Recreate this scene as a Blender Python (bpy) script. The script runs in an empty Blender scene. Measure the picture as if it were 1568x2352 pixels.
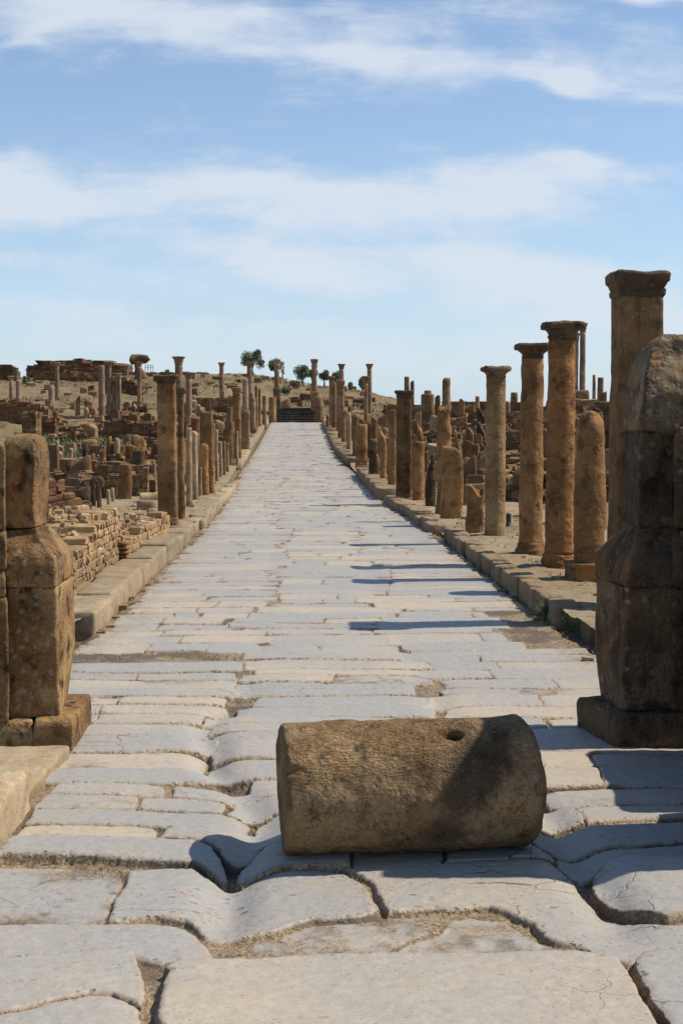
import bpy, math, random
import numpy as np
from mathutils import Vector, Matrix
random.seed(7); RNG = np.random.RandomState(11)
R = math.radians
scn = bpy.context.scene
COL = scn.collection

# ------------------------------------------------------------------ camera
F, CX, CY, HOR, EYE = 3200.0, 784.0, 1176.0, 945.0, 2.1   # measured on a 1568 x 2352 copy of the photograph
PITCH = math.atan((CY - HOR) / F)
cam = bpy.data.objects.new('camera', bpy.data.cameras.new('camera')); COL.objects.link(cam)
cam.location = (0, 0, EYE); cam.rotation_euler = (math.pi/2 - PITCH, 0, 0)
cam.data.sensor_fit = 'VERTICAL'; cam.data.sensor_height = 36; cam.data.lens = 36 * F / 2352
cam.data.clip_end = 9000; cam.data.clip_start = 0.1
scn.camera = cam

def ray(px, py):
    a, b = (px - CX) / F, -(py - CY) / F
    cp, sp = math.cos(PITCH), math.sin(PITCH)
    return a, cp + b * sp, -sp + b * cp
def at(px, py, d):
    x, y, z = ray(px, py); t = d / y
    return np.array((x * t, d, EYE + z * t))
def atz(px, py, z0=0.0):
    x, y, z = ray(px, py); t = (z0 - EYE) / z
    return np.array((x * t, y * t, z0))

# ------------------------------------------------------------------ noise
def _hash(ix, iy, iz, s):
    with np.errstate(over='ignore'):
        h = (ix.astype(np.int64) * 374761393 + iy.astype(np.int64) * 668265263 + iz.astype(np.int64) * 2147483647 + s * 974634777) & 0xffffffff
        h = ((h ^ (h >> 13)) * 1274126177) & 0xffffffff
        h = h ^ (h >> 16)
    return (h & 0xffff) / 32767.5 - 1.0
def vnoise(x, y, z, s=0):
    x, y, z = np.broadcast_arrays(np.asarray(x, float), np.asarray(y, float), np.asarray(z, float))
    ix, iy, iz = np.floor(x), np.floor(y), np.floor(z)
    fx, fy, fz = x - ix, y - iy, z - iz
    fx, fy, fz = [f * f * (3 - 2 * f) for f in (fx, fy, fz)]
    def c(a, b, cc): return _hash(ix + a, iy + b, iz + cc, s)
    x00 = c(0,0,0) * (1-fx) + c(1,0,0) * fx; x10 = c(0,1,0) * (1-fx) + c(1,1,0) * fx
    x01 = c(0,0,1) * (1-fx) + c(1,0,1) * fx; x11 = c(0,1,1) * (1-fx) + c(1,1,1) * fx
    y0 = x00 * (1-fy) + x10 * fy; y1 = x01 * (1-fy) + x11 * fy
    return y0 * (1-fz) + y1 * fz
def n2(x, y, s=0): 
    x, y = np.broadcast_arrays(np.asarray(x, float), np.asarray(y, float))
    ix, iy = np.floor(x), np.floor(y); fx, fy = x - ix, y - iy
    fx, fy = fx*fx*(3-2*fx), fy*fy*(3-2*fy); o = np.zeros_like(ix)
    a = _hash(ix, iy, o, s) * (1-fx) + _hash(ix+1, iy, o, s) * fx
    b = _hash(ix, iy+1, o, s) * (1-fx) + _hash(ix+1, iy+1, o, s) * fx
    return a * (1-fy) + b * fy
def fbm2(x, y, s=0, o=3):
    r, a = 0, 1.0
    for k in range(o): r = r + a * n2(x * 2**k, y * 2**k, s + k); a *= .5
    return r
def rough(V, amp, freq, seed, o=3):
    V = np.array(V, float); D = np.zeros_like(V); a, f = amp, freq
    for k in range(o):
        for c in range(3):
            D[:, c] += a * vnoise(V[:,0]*f + seed*3.1, V[:,1]*f + seed*1.7, V[:,2]*f, int(seed*13) % 9973 + k*7 + c)
        a *= .42; f *= 2.1
    return V + D
def sstep(a, b, x): 
    t = np.clip((x - a) / (b - a), 0, 1); return t * t * (3 - 2 * t)

# ------------------------------------------------------------------ terrain
def cen(d): return np.interp(d, [3, 9, 13.4, 23, 32.8, 47, 121, 200], [-.02, -.05, -.12, -.45, -.86, -1.5, -3.95, -6.4])
def zstreet(d): return np.interp(d, [0, 48, 60, 75, 122, 122.9, 125, 130], [0, 0, .08, .28, 1.15, 1.15, 2.38, 2.5])
def ridge(px): 
    return np.interp(px, [-3000, -300, 0, 60, 300, 430, 540, 600, 660, 720, 800, 850, 900, 950, 1000, 4000],
                     [ 860, 862, 868, 868, 862, 862, 861, 864, 873, 884, 892, 903, 916, 933, 938, 940])
def Z(x, d):
    x = np.asarray(x, float); d = np.asarray(d, float)
    px = CX + F * x / np.maximum(d, 1)
    zs = zstreet(d)
    zl = np.interp(d, [0, 30, 45, 70, 90, 120, 140, 400], [.1, .1, .3, .95, 1.75, 3.0, 4.0, 4.0])
    zr = np.interp(d, [0, 24, 40, 70, 100, 150, 400, 3000], [.1, .12, .5, 1.7, 2.0, 2.1, 1.6, 1.0])
    t = x - cen(d)
    zz = np.where(t < 0, zl, zr)
    w = sstep(2.6, 9.0, np.abs(t)) * .9 + .1 * sstep(2.4, 3.0, np.abs(t))
    zz = zs * (1 - w) + zz * w
    zr_ = EYE + (HOR - ridge(px)) / F * 182
    f = sstep(124, 184, d)
    zz = zz * (1 - f) + np.maximum(zr_, 1.0) * f
    zz = np.where(d > 190, np.maximum(zz - (d - 190) * .03, 1.0), zz)
    return zz
def hit(px, py, dmin=3.0):
    d = np.arange(dmin, 420, .1); x, y, z = ray(px, py); t = d / y
    zz = EYE + z * t; g = Z(x * t, d)
    k = np.nonzero(zz <= g)[0]
    dd = d[k[0]] if len(k) else 180.0
    p = at(px, py, dd); return p
def P(x0, x1, yt, yb, d=None):
    xc = (x0 + x1) / 2
    p = hit(xc, yb) if d is None else at(xc, yb, d)
    d = p[1]; top = at(xc, yt, d)[2]
    g = float(Z(p[0], d)) - .03
    w = (x1 - x0) * d / F
    z0 = min(p[2], g)
    return p[0], d, z0, w, top - z0, d

# ------------------------------------------------------------------ object helpers
def tag(o, label=None, cat=None, group=None, kind=None):
    if label: o['label'] = label
    if cat: o['category'] = cat
    if group: o['group'] = group
    if kind or cat: o['kind'] = kind or 'thing'
    return o
def mk(name, V, Fs, mat, parent=None, smooth=True, loc=None, rz=0):
    me = bpy.data.meshes.new(name); me.from_pydata([tuple(v) for v in V], [], Fs); me.update()
    if smooth: me.polygons.foreach_set('use_smooth', [True] * len(me.polygons))
    me.materials.append(mat)
    o = bpy.data.objects.new(name, me); COL.objects.link(o)
    if parent: o.parent = parent
    if loc is not None: o.location = loc
    o.rotation_euler.z = rz
    return o
def empty(name, loc, rz=0):
    o = bpy.data.objects.new(name, None); COL.objects.link(o); o.location = loc; o.rotation_euler.z = rz
    o.empty_display_size = .2
    return o

def circ(r, n=14, sq=0.0):
    out = []
    for k in range(n):
        a = 2 * math.pi * (k + .5) / n; c, s = math.cos(a), math.sin(a)
        out.append((r * c, r * s))
    return np.array(out)
def quad(w, d, cx=0, cy=0):
    return np.array([(cx - w/2, cy - d/2), (cx + w/2, cy - d/2), (cx + w/2, cy + d/2), (cx - w/2, cy + d/2)])
def sweep(sections, ns, step, amp=.006, freq=5, seed=0, ringsmooth=1, brk=None, cap=True, oct_=3, capr=4):
    """sections: [(polygon k x 2, z)], resampled to rings; the caps are rings too, so that everything can be roughened"""
    rings = []
    def samp(poly):
        k = len(poly); out = []
        for i in range(k):
            a, b = poly[i], poly[(i+1) % k]
            for j in range(ns): out.append(a + (b - a) * (j / ns))
        out = np.array(out)
        for _ in range(ringsmooth): out = out * .5 + .25 * (np.roll(out, 1, 0) + np.roll(out, -1, 0))
        return out
    for i in range(len(sections)):
        pl, z = sections[i]; r = samp(np.asarray(pl, float))
        if i:
            dz = z - rings[-1][1]; m = max(1, int(math.ceil(abs(dz) / step))); r0, z0 = rings[-1]
            for j in range(1, m): rings.append((r0 + (r - r0) * j / m, z0 + dz * j / m))
        rings.append((r, z))
    if cap:
        c0, c1 = rings[0][0].mean(0), rings[-1][0].mean(0)
        pre = [(c0 + (rings[0][0] - c0) * q, rings[0][1]) for q in (.06, .5)]
        post = [(c1 + (rings[-1][0] - c1) * q, rings[-1][1]) for q in [1 - (j+1)/capr for j in range(capr-1)] + [.05]]
        rings = pre + rings + post
    n = len(rings[0][0]); V = np.array([(p[0], p[1], z) for r, z in rings for p in r])
    Fs = []
    for i in range(len(rings) - 1):
        for j in range(n):
            a, b = i * n + j, i * n + (j+1) % n
            Fs.append((a, b, b + n, a + n))
    Fs.append(tuple(range(n))[::-1]); Fs.append(tuple(range((len(rings)-1)*n, len(rings)*n)))
    if brk:
        zc, cut, tx, ty, f = brk                   # everything above zc is compressed by a tilted, ragged cut
        z1 = sections[-1][1]; rr = max(1e-3, np.abs(V[:, :2]).max())
        c = cut * (.5 + .5 * vnoise(V[:,0]*f + seed, V[:,1]*f, 0*V[:,0], int(seed) % 997)) + (tx * V[:,0] + ty * V[:,1]) / rr
        c = np.clip(c, 0, (z1 - zc) * .95)
        V[:, 2] -= np.clip((V[:,2] - zc) / (z1 - zc), 0, 1) * c
    V = rough(V, amp, freq, seed, oct_)
    return V, Fs
def rbox(w, d, h, r, step, amp, freq, seed, brk=None, taper=0.0, z0=0.0):
    """worn block: rounded edges all round"""
    def s(i, t): return quad(max(.01, (w - 2*i) * t), max(.01, (d - 2*i) * t))
    r = min(r, h * .45, w*.45, d*.45)
    sec = [(s(r*.5, 1), z0), (s(0, 1), z0 + r*.6), (s(0, 1 - taper), z0 + h - r), (s(r*.3, 1 - taper), z0 + h - r*.3), (s(r*.95, 1 - taper), z0 + h)]
    ns = max(2, int(max(w, d) / step)); ns = min(ns, 40)
    return sweep(sec, ns, step, amp, freq, seed, 2, brk)

# ------------------------------------------------------------------ materials
class NT:
    def __init__(s, tree): s.t = tree; s.n = tree.nodes; s.l = tree.links
    def new(s, typ, **kw):
        n = s.n.new(typ)
        for k, v in kw.items(): setattr(n, k, v)
        return n
    def link(s, a, b): s.l.new(a, b)
    def put(s, sock, v):
        if hasattr(v, 'is_linked') or isinstance(v, bpy.types.NodeSocket): s.l.new(v, sock)
        else: sock.default_value = v
    def math(s, op, a, b=0.0, c=0.0, clamp=False):
        n = s.n.new('ShaderNodeMath'); n.operation = op; n.use_clamp = clamp
        s.put(n.inputs[0], a); s.put(n.inputs[1], b); s.put(n.inputs[2], c); return n.outputs[0]
    def mix(s, f, a, b, mode='MIX'):
        n = s.n.new('ShaderNodeMix'); n.data_type = 'RGBA'; n.blend_type = mode
        s.put(n.inputs[0], f)
        for q, v in ((6, a), (7, b)):
            if isinstance(v, tuple): n.inputs[q].default_value = (*v[:3], 1)
            else: s.put(n.inputs[q], v)
        return n.outputs[2]
    def noise(s, vec, scale, detail=4, rough=.55, dist=0.0):
        n = s.n.new('ShaderNodeTexNoise'); n.inputs['Scale'].default_value = scale; n.inputs['Detail'].default_value = detail
        n.inputs['Roughness'].default_value = rough; n.inputs['Distortion'].default_value = dist
        if vec is not None: s.l.new(vec, n.inputs['Vector'])
        return n.outputs['Fac']
    def vor(s, vec, scale, feat='F1', rnd=1.0):
        n = s.n.new('ShaderNodeTexVoronoi'); n.feature = feat; n.inputs['Scale'].default_value = scale; n.inputs['Randomness'].default_value = rnd
        if vec is not None: s.l.new(vec, n.inputs['Vector'])
        return n.outputs['Distance']
    def ramp(s, v, lo, hi, smooth=True):
        n = s.n.new('ShaderNodeMapRange'); n.interpolation_type = 'SMOOTHSTEP' if smooth else 'LINEAR'
        s.put(n.inputs[0], v); n.inputs[1].default_value = lo; n.inputs[2].default_value = hi; return n.outputs[0]
    def scale(s, vec, v):
        n = s.n.new('ShaderNodeVectorMath'); n.operation = 'MULTIPLY'; s.l.new(vec, n.inputs[0]); n.inputs[1].default_value = v; return n.outputs[0]
def newmat(name):
    m = bpy.data.materials.new(name); m.use_nodes = True; t = NT(m.node_tree); b = m.node_tree.nodes['Principled BSDF']
    return m, t, b
def objvec(t):
    tc = t.new('ShaderNodeTexCoord'); oi = t.new('ShaderNodeObjectInfo')
    v = t.new('ShaderNodeVectorMath', operation='MULTIPLY_ADD'); t.link(oi.outputs['Random'], v.inputs[0]); v.inputs[1].default_value = (37, 53, 71); t.link(tc.outputs['Object'], v.inputs[2])
    return v.outputs[0], oi.outputs['Random']
def stone(name, light, mid, dark, lichen=.35, stain=.5, pit=.6, bump=.5, fs=1.0, tone=.25, tool=0.0, var=False):
    m, t, b = newmat(name); v, rnd = objvec(t)
    big = t.noise(v, 1.7 * fs, 5, .6, .4); med = t.noise(v, 6 * fs, 5, .62); fine = t.noise(v, 38 * fs, 4, .65)
    c = t.mix(t.ramp(big, .38, .64), mid, light)
    c = t.mix(t.math('MULTIPLY', t.ramp(med, .5, .68), stain), c, dark)
    st = t.noise(t.scale(v, (3.5, 3.5, .55)), 1.6 * fs, 4, .6)
    c = t.mix(t.math('MULTIPLY', t.ramp(st, .55, .72), stain * .7), c, dark)
    # pale lichen rosettes
    dv_ = t.new('ShaderNodeVectorMath', operation='MULTIPLY_ADD'); nz = t.new('ShaderNodeTexNoise'); nz.inputs['Scale'].default_value = 14 * fs; t.link(v, nz.inputs['Vector'])
    t.link(nz.outputs['Color'], dv_.inputs[0]); dv_.inputs[1].default_value = (.09 / fs,) * 3; t.link(v, dv_.inputs[2])
    lv = t.vor(dv_.outputs[0], 13 * fs); ln = t.noise(v, 3.1 * fs, 5, .65)
    lm = t.math('MULTIPLY', t.ramp(lv, .40, .22), t.math('MULTIPLY', t.ramp(ln, .50 - (.09 if lichen > .85 else 0), .62 - (.08 if lichen > .85 else 0)), lichen * (.75 if lichen <= .85 else .55)))
    c = t.mix(lm, c, (.33, .28, .19))
    om = t.ramp(t.noise(v, 2.2 * fs, 4, .6, .8), .56, .68); c = t.mix(t.math('MULTIPLY', om, .45), c, (.34, .165, .065))
    c = t.mix(t.ramp(fine, .35, .7), t.mix(.28, c, (0, 0, 0)), c)
    bd = t.noise(t.scale(v, (.02, .02, 1)), 1.5, 1, .3); g0 = t.math('MULTIPLY_ADD', t.ramp(bd, .47, .53), .28, .86)
    g = t.math('MULTIPLY', t.math('MULTIPLY_ADD', rnd, tone * 2, 1 - tone), g0)
    mul = t.new('ShaderNodeVectorMath', operation='SCALE'); t.link(c, mul.inputs[0]); t.link(g, mul.inputs[3])
    c = mul.outputs[0]
    if var:
        at_ = t.new('ShaderNodeAttribute', attribute_name='var')
        mul2 = t.new('ShaderNodeVectorMath', operation='MULTIPLY'); t.link(c, mul2.inputs[0]); t.link(at_.outputs['Color'], mul2.inputs[1]); c = mul2.outputs[0]
    t.link(c, b.inputs['Base Color']); b.inputs['Roughness'].default_value = .92; b.inputs['Specular IOR Level'].default_value = .2
    pv = t.vor(v, 38 * fs); pm = t.ramp(t.noise(v, 4 * fs, 3), .42, .62)
    h = t.math('MULTIPLY', t.math('MULTIPLY', t.ramp(pv, .05, .42), pm), pit)
    h = t.math('ADD', h, t.math('MULTIPLY', fine, .45)); h = t.math('ADD', h, t.math('MULTIPLY', med, .5))
    if tool:
        tco = t.new('ShaderNodeTexCoord'); sp_ = t.new('ShaderNodeSeparateXYZ'); t.link(tco.outputs['Object'], sp_.inputs[0])
        tn = t.ramp(t.noise(t.scale(tco.outputs['Object'], (40, 92, 92)), 1.0, 3, .6), .36, .62)
        up = t.ramp(t.math('ADD', sp_.outputs[2], t.math('MULTIPLY', med, .12)), .10, .22)
        h = t.math('ADD', h, t.math('MULTIPLY', t.math('MULTIPLY', tn, up), tool * .9))
        low = t.noise(t.scale(tco.outputs['Object'], (42, 9, 9)), 1.0, 3); h = t.math('ADD', h, t.math('MULTIPLY', low, .5))
        # soot-black stain of its own shape towards the chipped end
        sx = t.math('DIVIDE', t.math('SUBTRACT', t.math('ADD', sp_.outputs[0], t.math('MULTIPLY', sp_.outputs[2], -.35)), .83), .15); sz = t.math('DIVIDE', t.math('SUBTRACT', sp_.outputs[2], .05), .26)
        rr0 = t.math('ADD', t.math('MULTIPLY', sx, sx), t.math('MULTIPLY', sz, sz)); rr0 = t.math('ADD', rr0, t.math('MULTIPLY', t.math('SUBTRACT', big, .5), 3.5)); rr0 = t.math('ADD', rr0, t.math('MULTIPLY', t.math('SUBTRACT', med, .5), 3.0))
        c = t.mix(t.math('MULTIPLY', t.ramp(rr0, 1.5, .3), .7), c, (.022, .018, .015)); c = t.mix(t.math('MULTIPLY', t.math('MULTIPLY', t.ramp(tn, .55, .1), up), .35), c, (.05, .032, .018))
        t.link(c, b.inputs['Base Color'])
    bp = t.new('ShaderNodeBump'); bp.inputs['Strength'].default_value = bump; bp.inputs['Distance'].default_value = .014 / fs
    t.link(h, bp.inputs['Height']); t.link(bp.outputs[0], b.inputs['Normal'])
    return m
M = {}  # stones mostly seen in shade are coloured darker, sunlit ones kept brighter
M['sand'] = stone('sandstone', (.35, .188, .076), (.225, .117, .046), (.06, .033, .017), .35, .65, 1.2, .8)
M['sandgrey'] = stone('olive_sandstone', (.31, .20, .095), (.225, .138, .062), (.07, .044, .024), .3, .5, 1.2, .8)
M['sandred'] = stone('orange_sandstone', (.37, .18, .068), (.235, .108, .038), (.06, .03, .015), .35, .7, 1.3, .9)
M['sanddark'] = stone('shaded_brown_sandstone', (.20, .112, .05), (.135, .074, .032), (.045, .026, .014), .4, .7, 1.2, .8)  # darkened to the tone of the tallest pillar's shaded faces
M['sandfar'] = stone('far_sandstone', (.32, .195, .098), (.215, .125, .06), (.075, .045, .024), .2, .5, .4, .6, .6)
M['pale'] = stone('pale_sandstone', (.42, .30, .17), (.30, .20, .105), (.12, .075, .04), .3, .4, .7)
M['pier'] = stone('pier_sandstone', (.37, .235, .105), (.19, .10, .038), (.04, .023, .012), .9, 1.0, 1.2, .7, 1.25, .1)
M['dark'] = stone('shaded_weathered_sandstone', (.16, .10, .055), (.095, .057, .03), (.025, .017, .012), .75, .8, 1.0, .8)  # albedo lowered because these stones stand mostly in shade
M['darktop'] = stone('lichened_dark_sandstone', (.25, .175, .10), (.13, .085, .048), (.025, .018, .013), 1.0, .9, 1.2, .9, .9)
M['cap'] = stone('lichened_capital_stone', (.19, .13, .075), (.11, .075, .045), (.035, .026, .019), .8, .7, .8, .7)
M['pink'] = stone('pinkish_column_stone', (.40, .27, .175), (.30, .19, .115), (.12, .075, .048), .2, .4, .3, .4, .5)
M['drum'] = stone('drum_sandstone', (.37, .245, .125), (.24, .148, .07), (.07, .042, .023), .8, .75, 1.5, .85, 1.6, .0, 1.0)
M['rubble'] = stone('rubble_stone', (.44, .31, .175), (.35, .235, .125), (.18, .11, .055), .1, .35, .5, .6, 1.6, .08, 0, True)
M['rubfar'] = stone('far_rubble_stone', (.34, .22, .115), (.22, .135, .068), (.08, .048, .027), .2, .5, .5, .6, .8, .15, 0, True)
M['brick'] = stone('red_brick_masonry', (.30, .175, .09), (.20, .105, .055), (.075, .045, .028), .15, .5, .5, .6, .8, .1, 0, True)
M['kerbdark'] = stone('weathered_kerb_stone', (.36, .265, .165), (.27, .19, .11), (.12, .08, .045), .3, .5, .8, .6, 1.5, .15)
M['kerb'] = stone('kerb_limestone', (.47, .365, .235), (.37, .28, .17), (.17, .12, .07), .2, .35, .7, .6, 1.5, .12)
M['redbrick'] = stone('red_brick', (.36, .165, .095), (.29, .125, .07), (.17, .085, .05), 0, .2, .3, .4, 2, .1)
M['stair'] = stone('dark_stair_stone', (.13, .105, .085), (.09, .07, .055), (.045, .035, .028), .2, .4, .4, .4)

def road_material():
    m, t, b = newmat('worn_limestone_paving')
    tc = t.new('ShaderNodeTexCoord'); v = tc.outputs['Object']
    a = t.new('ShaderNodeAttribute', attribute_name='mask'); sep = t.new('ShaderNodeSeparateColor'); t.link(a.outputs['Color'], sep.inputs[0])
    dirt, rnd, edge = sep.outputs[0], sep.outputs[1], sep.outputs[2]  # the dirt channel also carries the painted shade of the slab risers
    n1 = t.noise(t.scale(v, (1.0, 1.3, 1)), 1.1, 4, .55); n2_ = t.noise(t.scale(v, (1, 1.7, 1)), 4.5, 6, .65, .3); n3 = t.noise(v, 120, 3, .7)
    k = t.math('ADD', t.math('MULTIPLY', rnd, .55), t.math('MULTIPLY', n1, .7))
    grey = (.385, .367, .332); beige = (.52, .435, .325)
    c = t.mix(t.ramp(k, .45, .9), grey, beige)
    c = t.mix(t.math('MULTIPLY', t.ramp(n2_, .52, .72), .55), c, (.46, .36, .245))
    c = t.mix(t.math('MULTIPLY', t.ramp(edge, .5, .02), .45), c, (.42, .335, .23))
    pinkm = t.math('MULTIPLY', t.ramp(t.noise(v, 2.3, 3), .6, .72), .35); c = t.mix(pinkm, c, (.53, .38, .29))
    wn = t.new('ShaderNodeTexNoise'); wn.inputs['Scale'].default_value = 5; t.link(v, wn.inputs['Vector']); wv_ = t.new('ShaderNodeVectorMath', operation='MULTIPLY_ADD'); t.link(wn.outputs['Color'], wv_.inputs[0]); wv_.inputs[1].default_value = (.35, .2, 0); t.link(t.scale(v, (.8, 1.5, 1)), wv_.inputs[2])
    # pores: small elongated pits
    pv = t.vor(t.scale(v, (1, 2.2, 1)), 26); pm = t.math('MULTIPLY', t.ramp(t.noise(v, 3.0, 4, .7), .42, .58), a.outputs['Alpha'])
    pit = t.math('MULTIPLY', t.ramp(pv, .24, .12), pm)
    c = t.mix(t.math('MULTIPLY', pit, .7), c, (.20, .145, .09))
    ch_ = t.math('MULTIPLY', t.ramp(t.vor(t.scale(v, (1, 1.5, 1)), 24), .38, .20), t.math('MULTIPLY', t.ramp(edge, .55, .05), t.ramp(t.noise(v, 5, 4, .7), .44, .58)))
    c = t.mix(t.math('MULTIPLY', ch_, .6), c, (.22, .165, .10)); pit = t.math('MAXIMUM', pit, ch_)
    bv = t.vor(t.scale(v, (1, 2.6, 1)), 7.5); bm = t.math('MULTIPLY', t.ramp(t.noise(v, 2.3, 4, .7), .46, .58), a.outputs['Alpha']); big = t.math('MULTIPLY', t.ramp(bv, .20, .10), bm)
    c = t.mix(t.math('MULTIPLY', big, .6), c, (.17, .12, .075)); pit = t.math('MAXIMUM', pit, big)
    cv = t.new('ShaderNodeTexVoronoi'); cv.feature = 'DISTANCE_TO_EDGE'; cv.inputs['Scale'].default_value = 1.9; t.link(wv_.outputs[0], cv.inputs['Vector'])
    cr = t.math('MULTIPLY', t.ramp(cv.outputs['Distance'], .010, .003), t.math('MULTIPLY', t.ramp(t.noise(v, .9, 3), .50, .58), a.outputs['Alpha'])); c = t.mix(t.math('MULTIPLY', cr, .75), c, (.12, .085, .055)); pit = t.math('MAXIMUM', pit, cr)
    sm = t.noise(t.scale(v, (1, 1.8, 1)), 13, 6, .75); c = t.mix(t.ramp(sm, .36, .66), t.mix(.15, c, (.10, .09, .08)), c)
    c = t.mix(t.ramp(n3, .32, .68), t.mix(.15, c, (0, 0, 0)), c)
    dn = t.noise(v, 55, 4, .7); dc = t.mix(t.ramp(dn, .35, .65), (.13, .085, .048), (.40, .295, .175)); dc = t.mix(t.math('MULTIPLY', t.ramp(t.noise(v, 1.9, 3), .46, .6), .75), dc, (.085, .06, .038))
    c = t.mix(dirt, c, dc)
    t.link(c, b.inputs['Base Color'])
    b.inputs['Roughness'].default_value = .56; b.inputs['Specular IOR Level'].default_value = .4
    h = t.math('ADD', t.math('MULTIPLY', n3, .12), t.math('MULTIPLY', n2_, .5)); h = t.math('SUBTRACT', h, t.math('MULTIPLY', pit, .8))
    h = t.math('ADD', h, t.math('MULTIPLY', t.math('MULTIPLY', dn, dirt), 1.3))
    bp = t.new('ShaderNodeBump'); bp.inputs['Strength'].default_value = .7; bp.inputs['Distance'].default_value = .014
    t.link(h, bp.inputs['Height']); t.link(bp.outputs[0], b.inputs['Normal'])
    return m
M['road'] = road_material()
def dirt_material(name, a, b_, c_, sc=1.0):
    m, t, b = newmat(name); tc = t.new('ShaderNodeTexCoord'); v = tc.outputs['Object']
    big = t.noise(v, .12 * sc, 6, .65); med = t.noise(v, 1.3 * sc, 5, .65); fine = t.noise(v, 26 * sc, 4, .7)
    c = t.mix(t.ramp(big, .42, .6), a, b_); c = t.mix(t.math('MULTIPLY', t.ramp(med, .48, .7), .8), c, c_)
    c = t.mix(t.ramp(fine, .3, .7), t.mix(.35, c, (0, 0, 0)), c)
    t.link(c, b.inputs['Base Color']); b.inputs['Roughness'].default_value = .95; b.inputs['Specular IOR Level'].default_value = .1
    h = t.math('ADD', t.math('MULTIPLY', fine, .5), t.math('MULTIPLY', med, 1.5))
    bp = t.new('ShaderNodeBump'); bp.inputs['Strength'].default_value = .7; bp.inputs['Distance'].default_value = .05
    t.link(h, bp.inputs['Height']); t.link(bp.outputs[0], b.inputs['Normal'])
    return m
M['ground'] = dirt_material('dry_earth', (.27, .195, .11), (.195, .14, .078), (.11, .09, .045))
M['verge'] = dirt_material('gravelly_earth', (.42, .325, .21), (.36, .265, .16), (.24, .165, .095), 3)
def leaf_material(name, a, b_):
    m, t, b = newmat(name); g = t.new('ShaderNodeNewGeometry'); oi = t.new('ShaderNodeTexCoord')
    n = t.noise(oi.outputs['Object'], 3.0, 3); c = t.mix(t.ramp(n, .35, .65), a, b_); t.link(c, b.inputs['Base Color']); b.inputs['Roughness'].default_value = .7
    return m
M['leaf'] = leaf_material('olive_leaf', (.14, .165, .08), (.21, .23, .125))
M['weed'] = leaf_material('green_weed', (.05, .10, .03), (.10, .16, .05))
M['straw'] = leaf_material('dry_straw', (.42, .33, .17), (.28, .23, .10))
M['drygrass'] = leaf_material('hill_grass', (.30, .225, .12), (.22, .18, .085))
M['scrub'] = leaf_material('olive_scrub', (.10, .13, .04), (.22, .20, .085))
M['bark'] = stone('bark', (.12, .09, .065), (.085, .065, .045), (.04, .03, .02), 0, .4)
m_, t_, b_ = newmat('weathered_metal'); b_.inputs['Base Color'].default_value = (.30, .27, .23, 1); b_.inputs['Roughness'].default_value = .6; M['metal'] = m_
m_, t_, b_ = newmat('dark_metal'); b_.inputs['Base Color'].default_value = (.03, .028, .028, 1); b_.inputs['Roughness'].default_value = .6; M['black'] = m_

# ------------------------------------------------------------------ world and sun
SUN_EL, SUN_AZ = R(53), R(83)          # azimuth measured from +Y (into the picture) towards +X
w = bpy.data.worlds.new('World'); scn.world = w; w.use_nodes = True
t = NT(w.node_tree); bg = w.node_tree.nodes['Background']
sky = t.new('ShaderNodeTexSky', sky_type='NISHITA'); sky.sun_disc = False; sky.sun_elevation = SUN_EL; sky.sun_rotation = SUN_AZ
sky.altitude = 1000; sky.air_density = 1.0; sky.dust_density = .6; sky.ozone_density = 1.6
tc = t.new('ShaderNodeTexCoord'); sp = t.new('ShaderNodeSeparateXYZ'); t.link(tc.outputs['Generated'], sp.inputs[0])
yy = t.math('MAXIMUM', sp.outputs[1], .08)
U0 = t.math('DIVIDE', sp.outputs[0], yy); V0 = t.math('DIVIDE', sp.outputs[2], yy)
cb = t.new('ShaderNodeCombineXYZ'); t.link(U0, cb.inputs[0]); t.link(V0, cb.inputs[1])
uv = cb.outputs[0]
wrp = t.noise(t.scale(uv, (7, 16, 1)), 1.0, 5, .6); wrp2 = t.noise(t.scale(uv, (4, 11, 1)), 1.3, 4, .6)
U = t.math('ADD', U0, t.math('MULTIPLY', t.math('SUBTRACT', wrp, .5), .10)); V = t.math('ADD', V0, t.math('MULTIPLY', t.math('SUBTRACT', wrp2, .5), .05))
streak = t.noise(t.scale(uv, (5, 34, 1)), 1.0, 7, .68, .5); puff = t.noise(t.scale(uv, (11, 22, 1)), 1.4, 7, .62, .3)
tot = None
CL = [  # centre x, y, radius x, y (px of the 1568 copy), slope, strength
    (-20, 430, 170, 88, .06, 1.35), (150, 480, 200, 45, .10, .8), (560, 430, 300, 60, .05, .8), (820, 470, 480, 70, .02, .95), (1180, 450, 200, 80, .05, .85), (1330, 390, 90, 30, .2, .6),
    (640, 605, 190, 46, .04, .95), (760, 650, 180, 40, .05, .6), (1120, 610, 240, 46, .10, .95), (1250, 680, 260, 60, .12, .8), (1450, 720, 200, 60, .1, .6), (160, 630, 330, 36, .10, .55), (100, 720, 300, 40, .05, .45),
    (250, 40, 420, 34, .06, .6), (620, 120, 520, 26, .08, .5), (1050, 180, 560, 26, .08, .42), (1450, 215, 200, 30, .05, .35), (1295, 216, 62, 26, .05, 1.2), (1480, 2, 150, 26, .05, 1.4), (1250, 60, 260, 30, .1, .3),
    (800, 120, 1300, 110, .06, .48), (300, 30, 500, 50, .06, .3), (500, 560, 900, 70, .05, .25), (-10, 430, 150, 80, 0, .8), (600, 800, 1100, 100, 0, .55), (1250, 830, 420, 80, .05, .3), (60, 115, 90, 26, -.5, .5), (1450, 390, 220, 26, .05, .5)]
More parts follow.
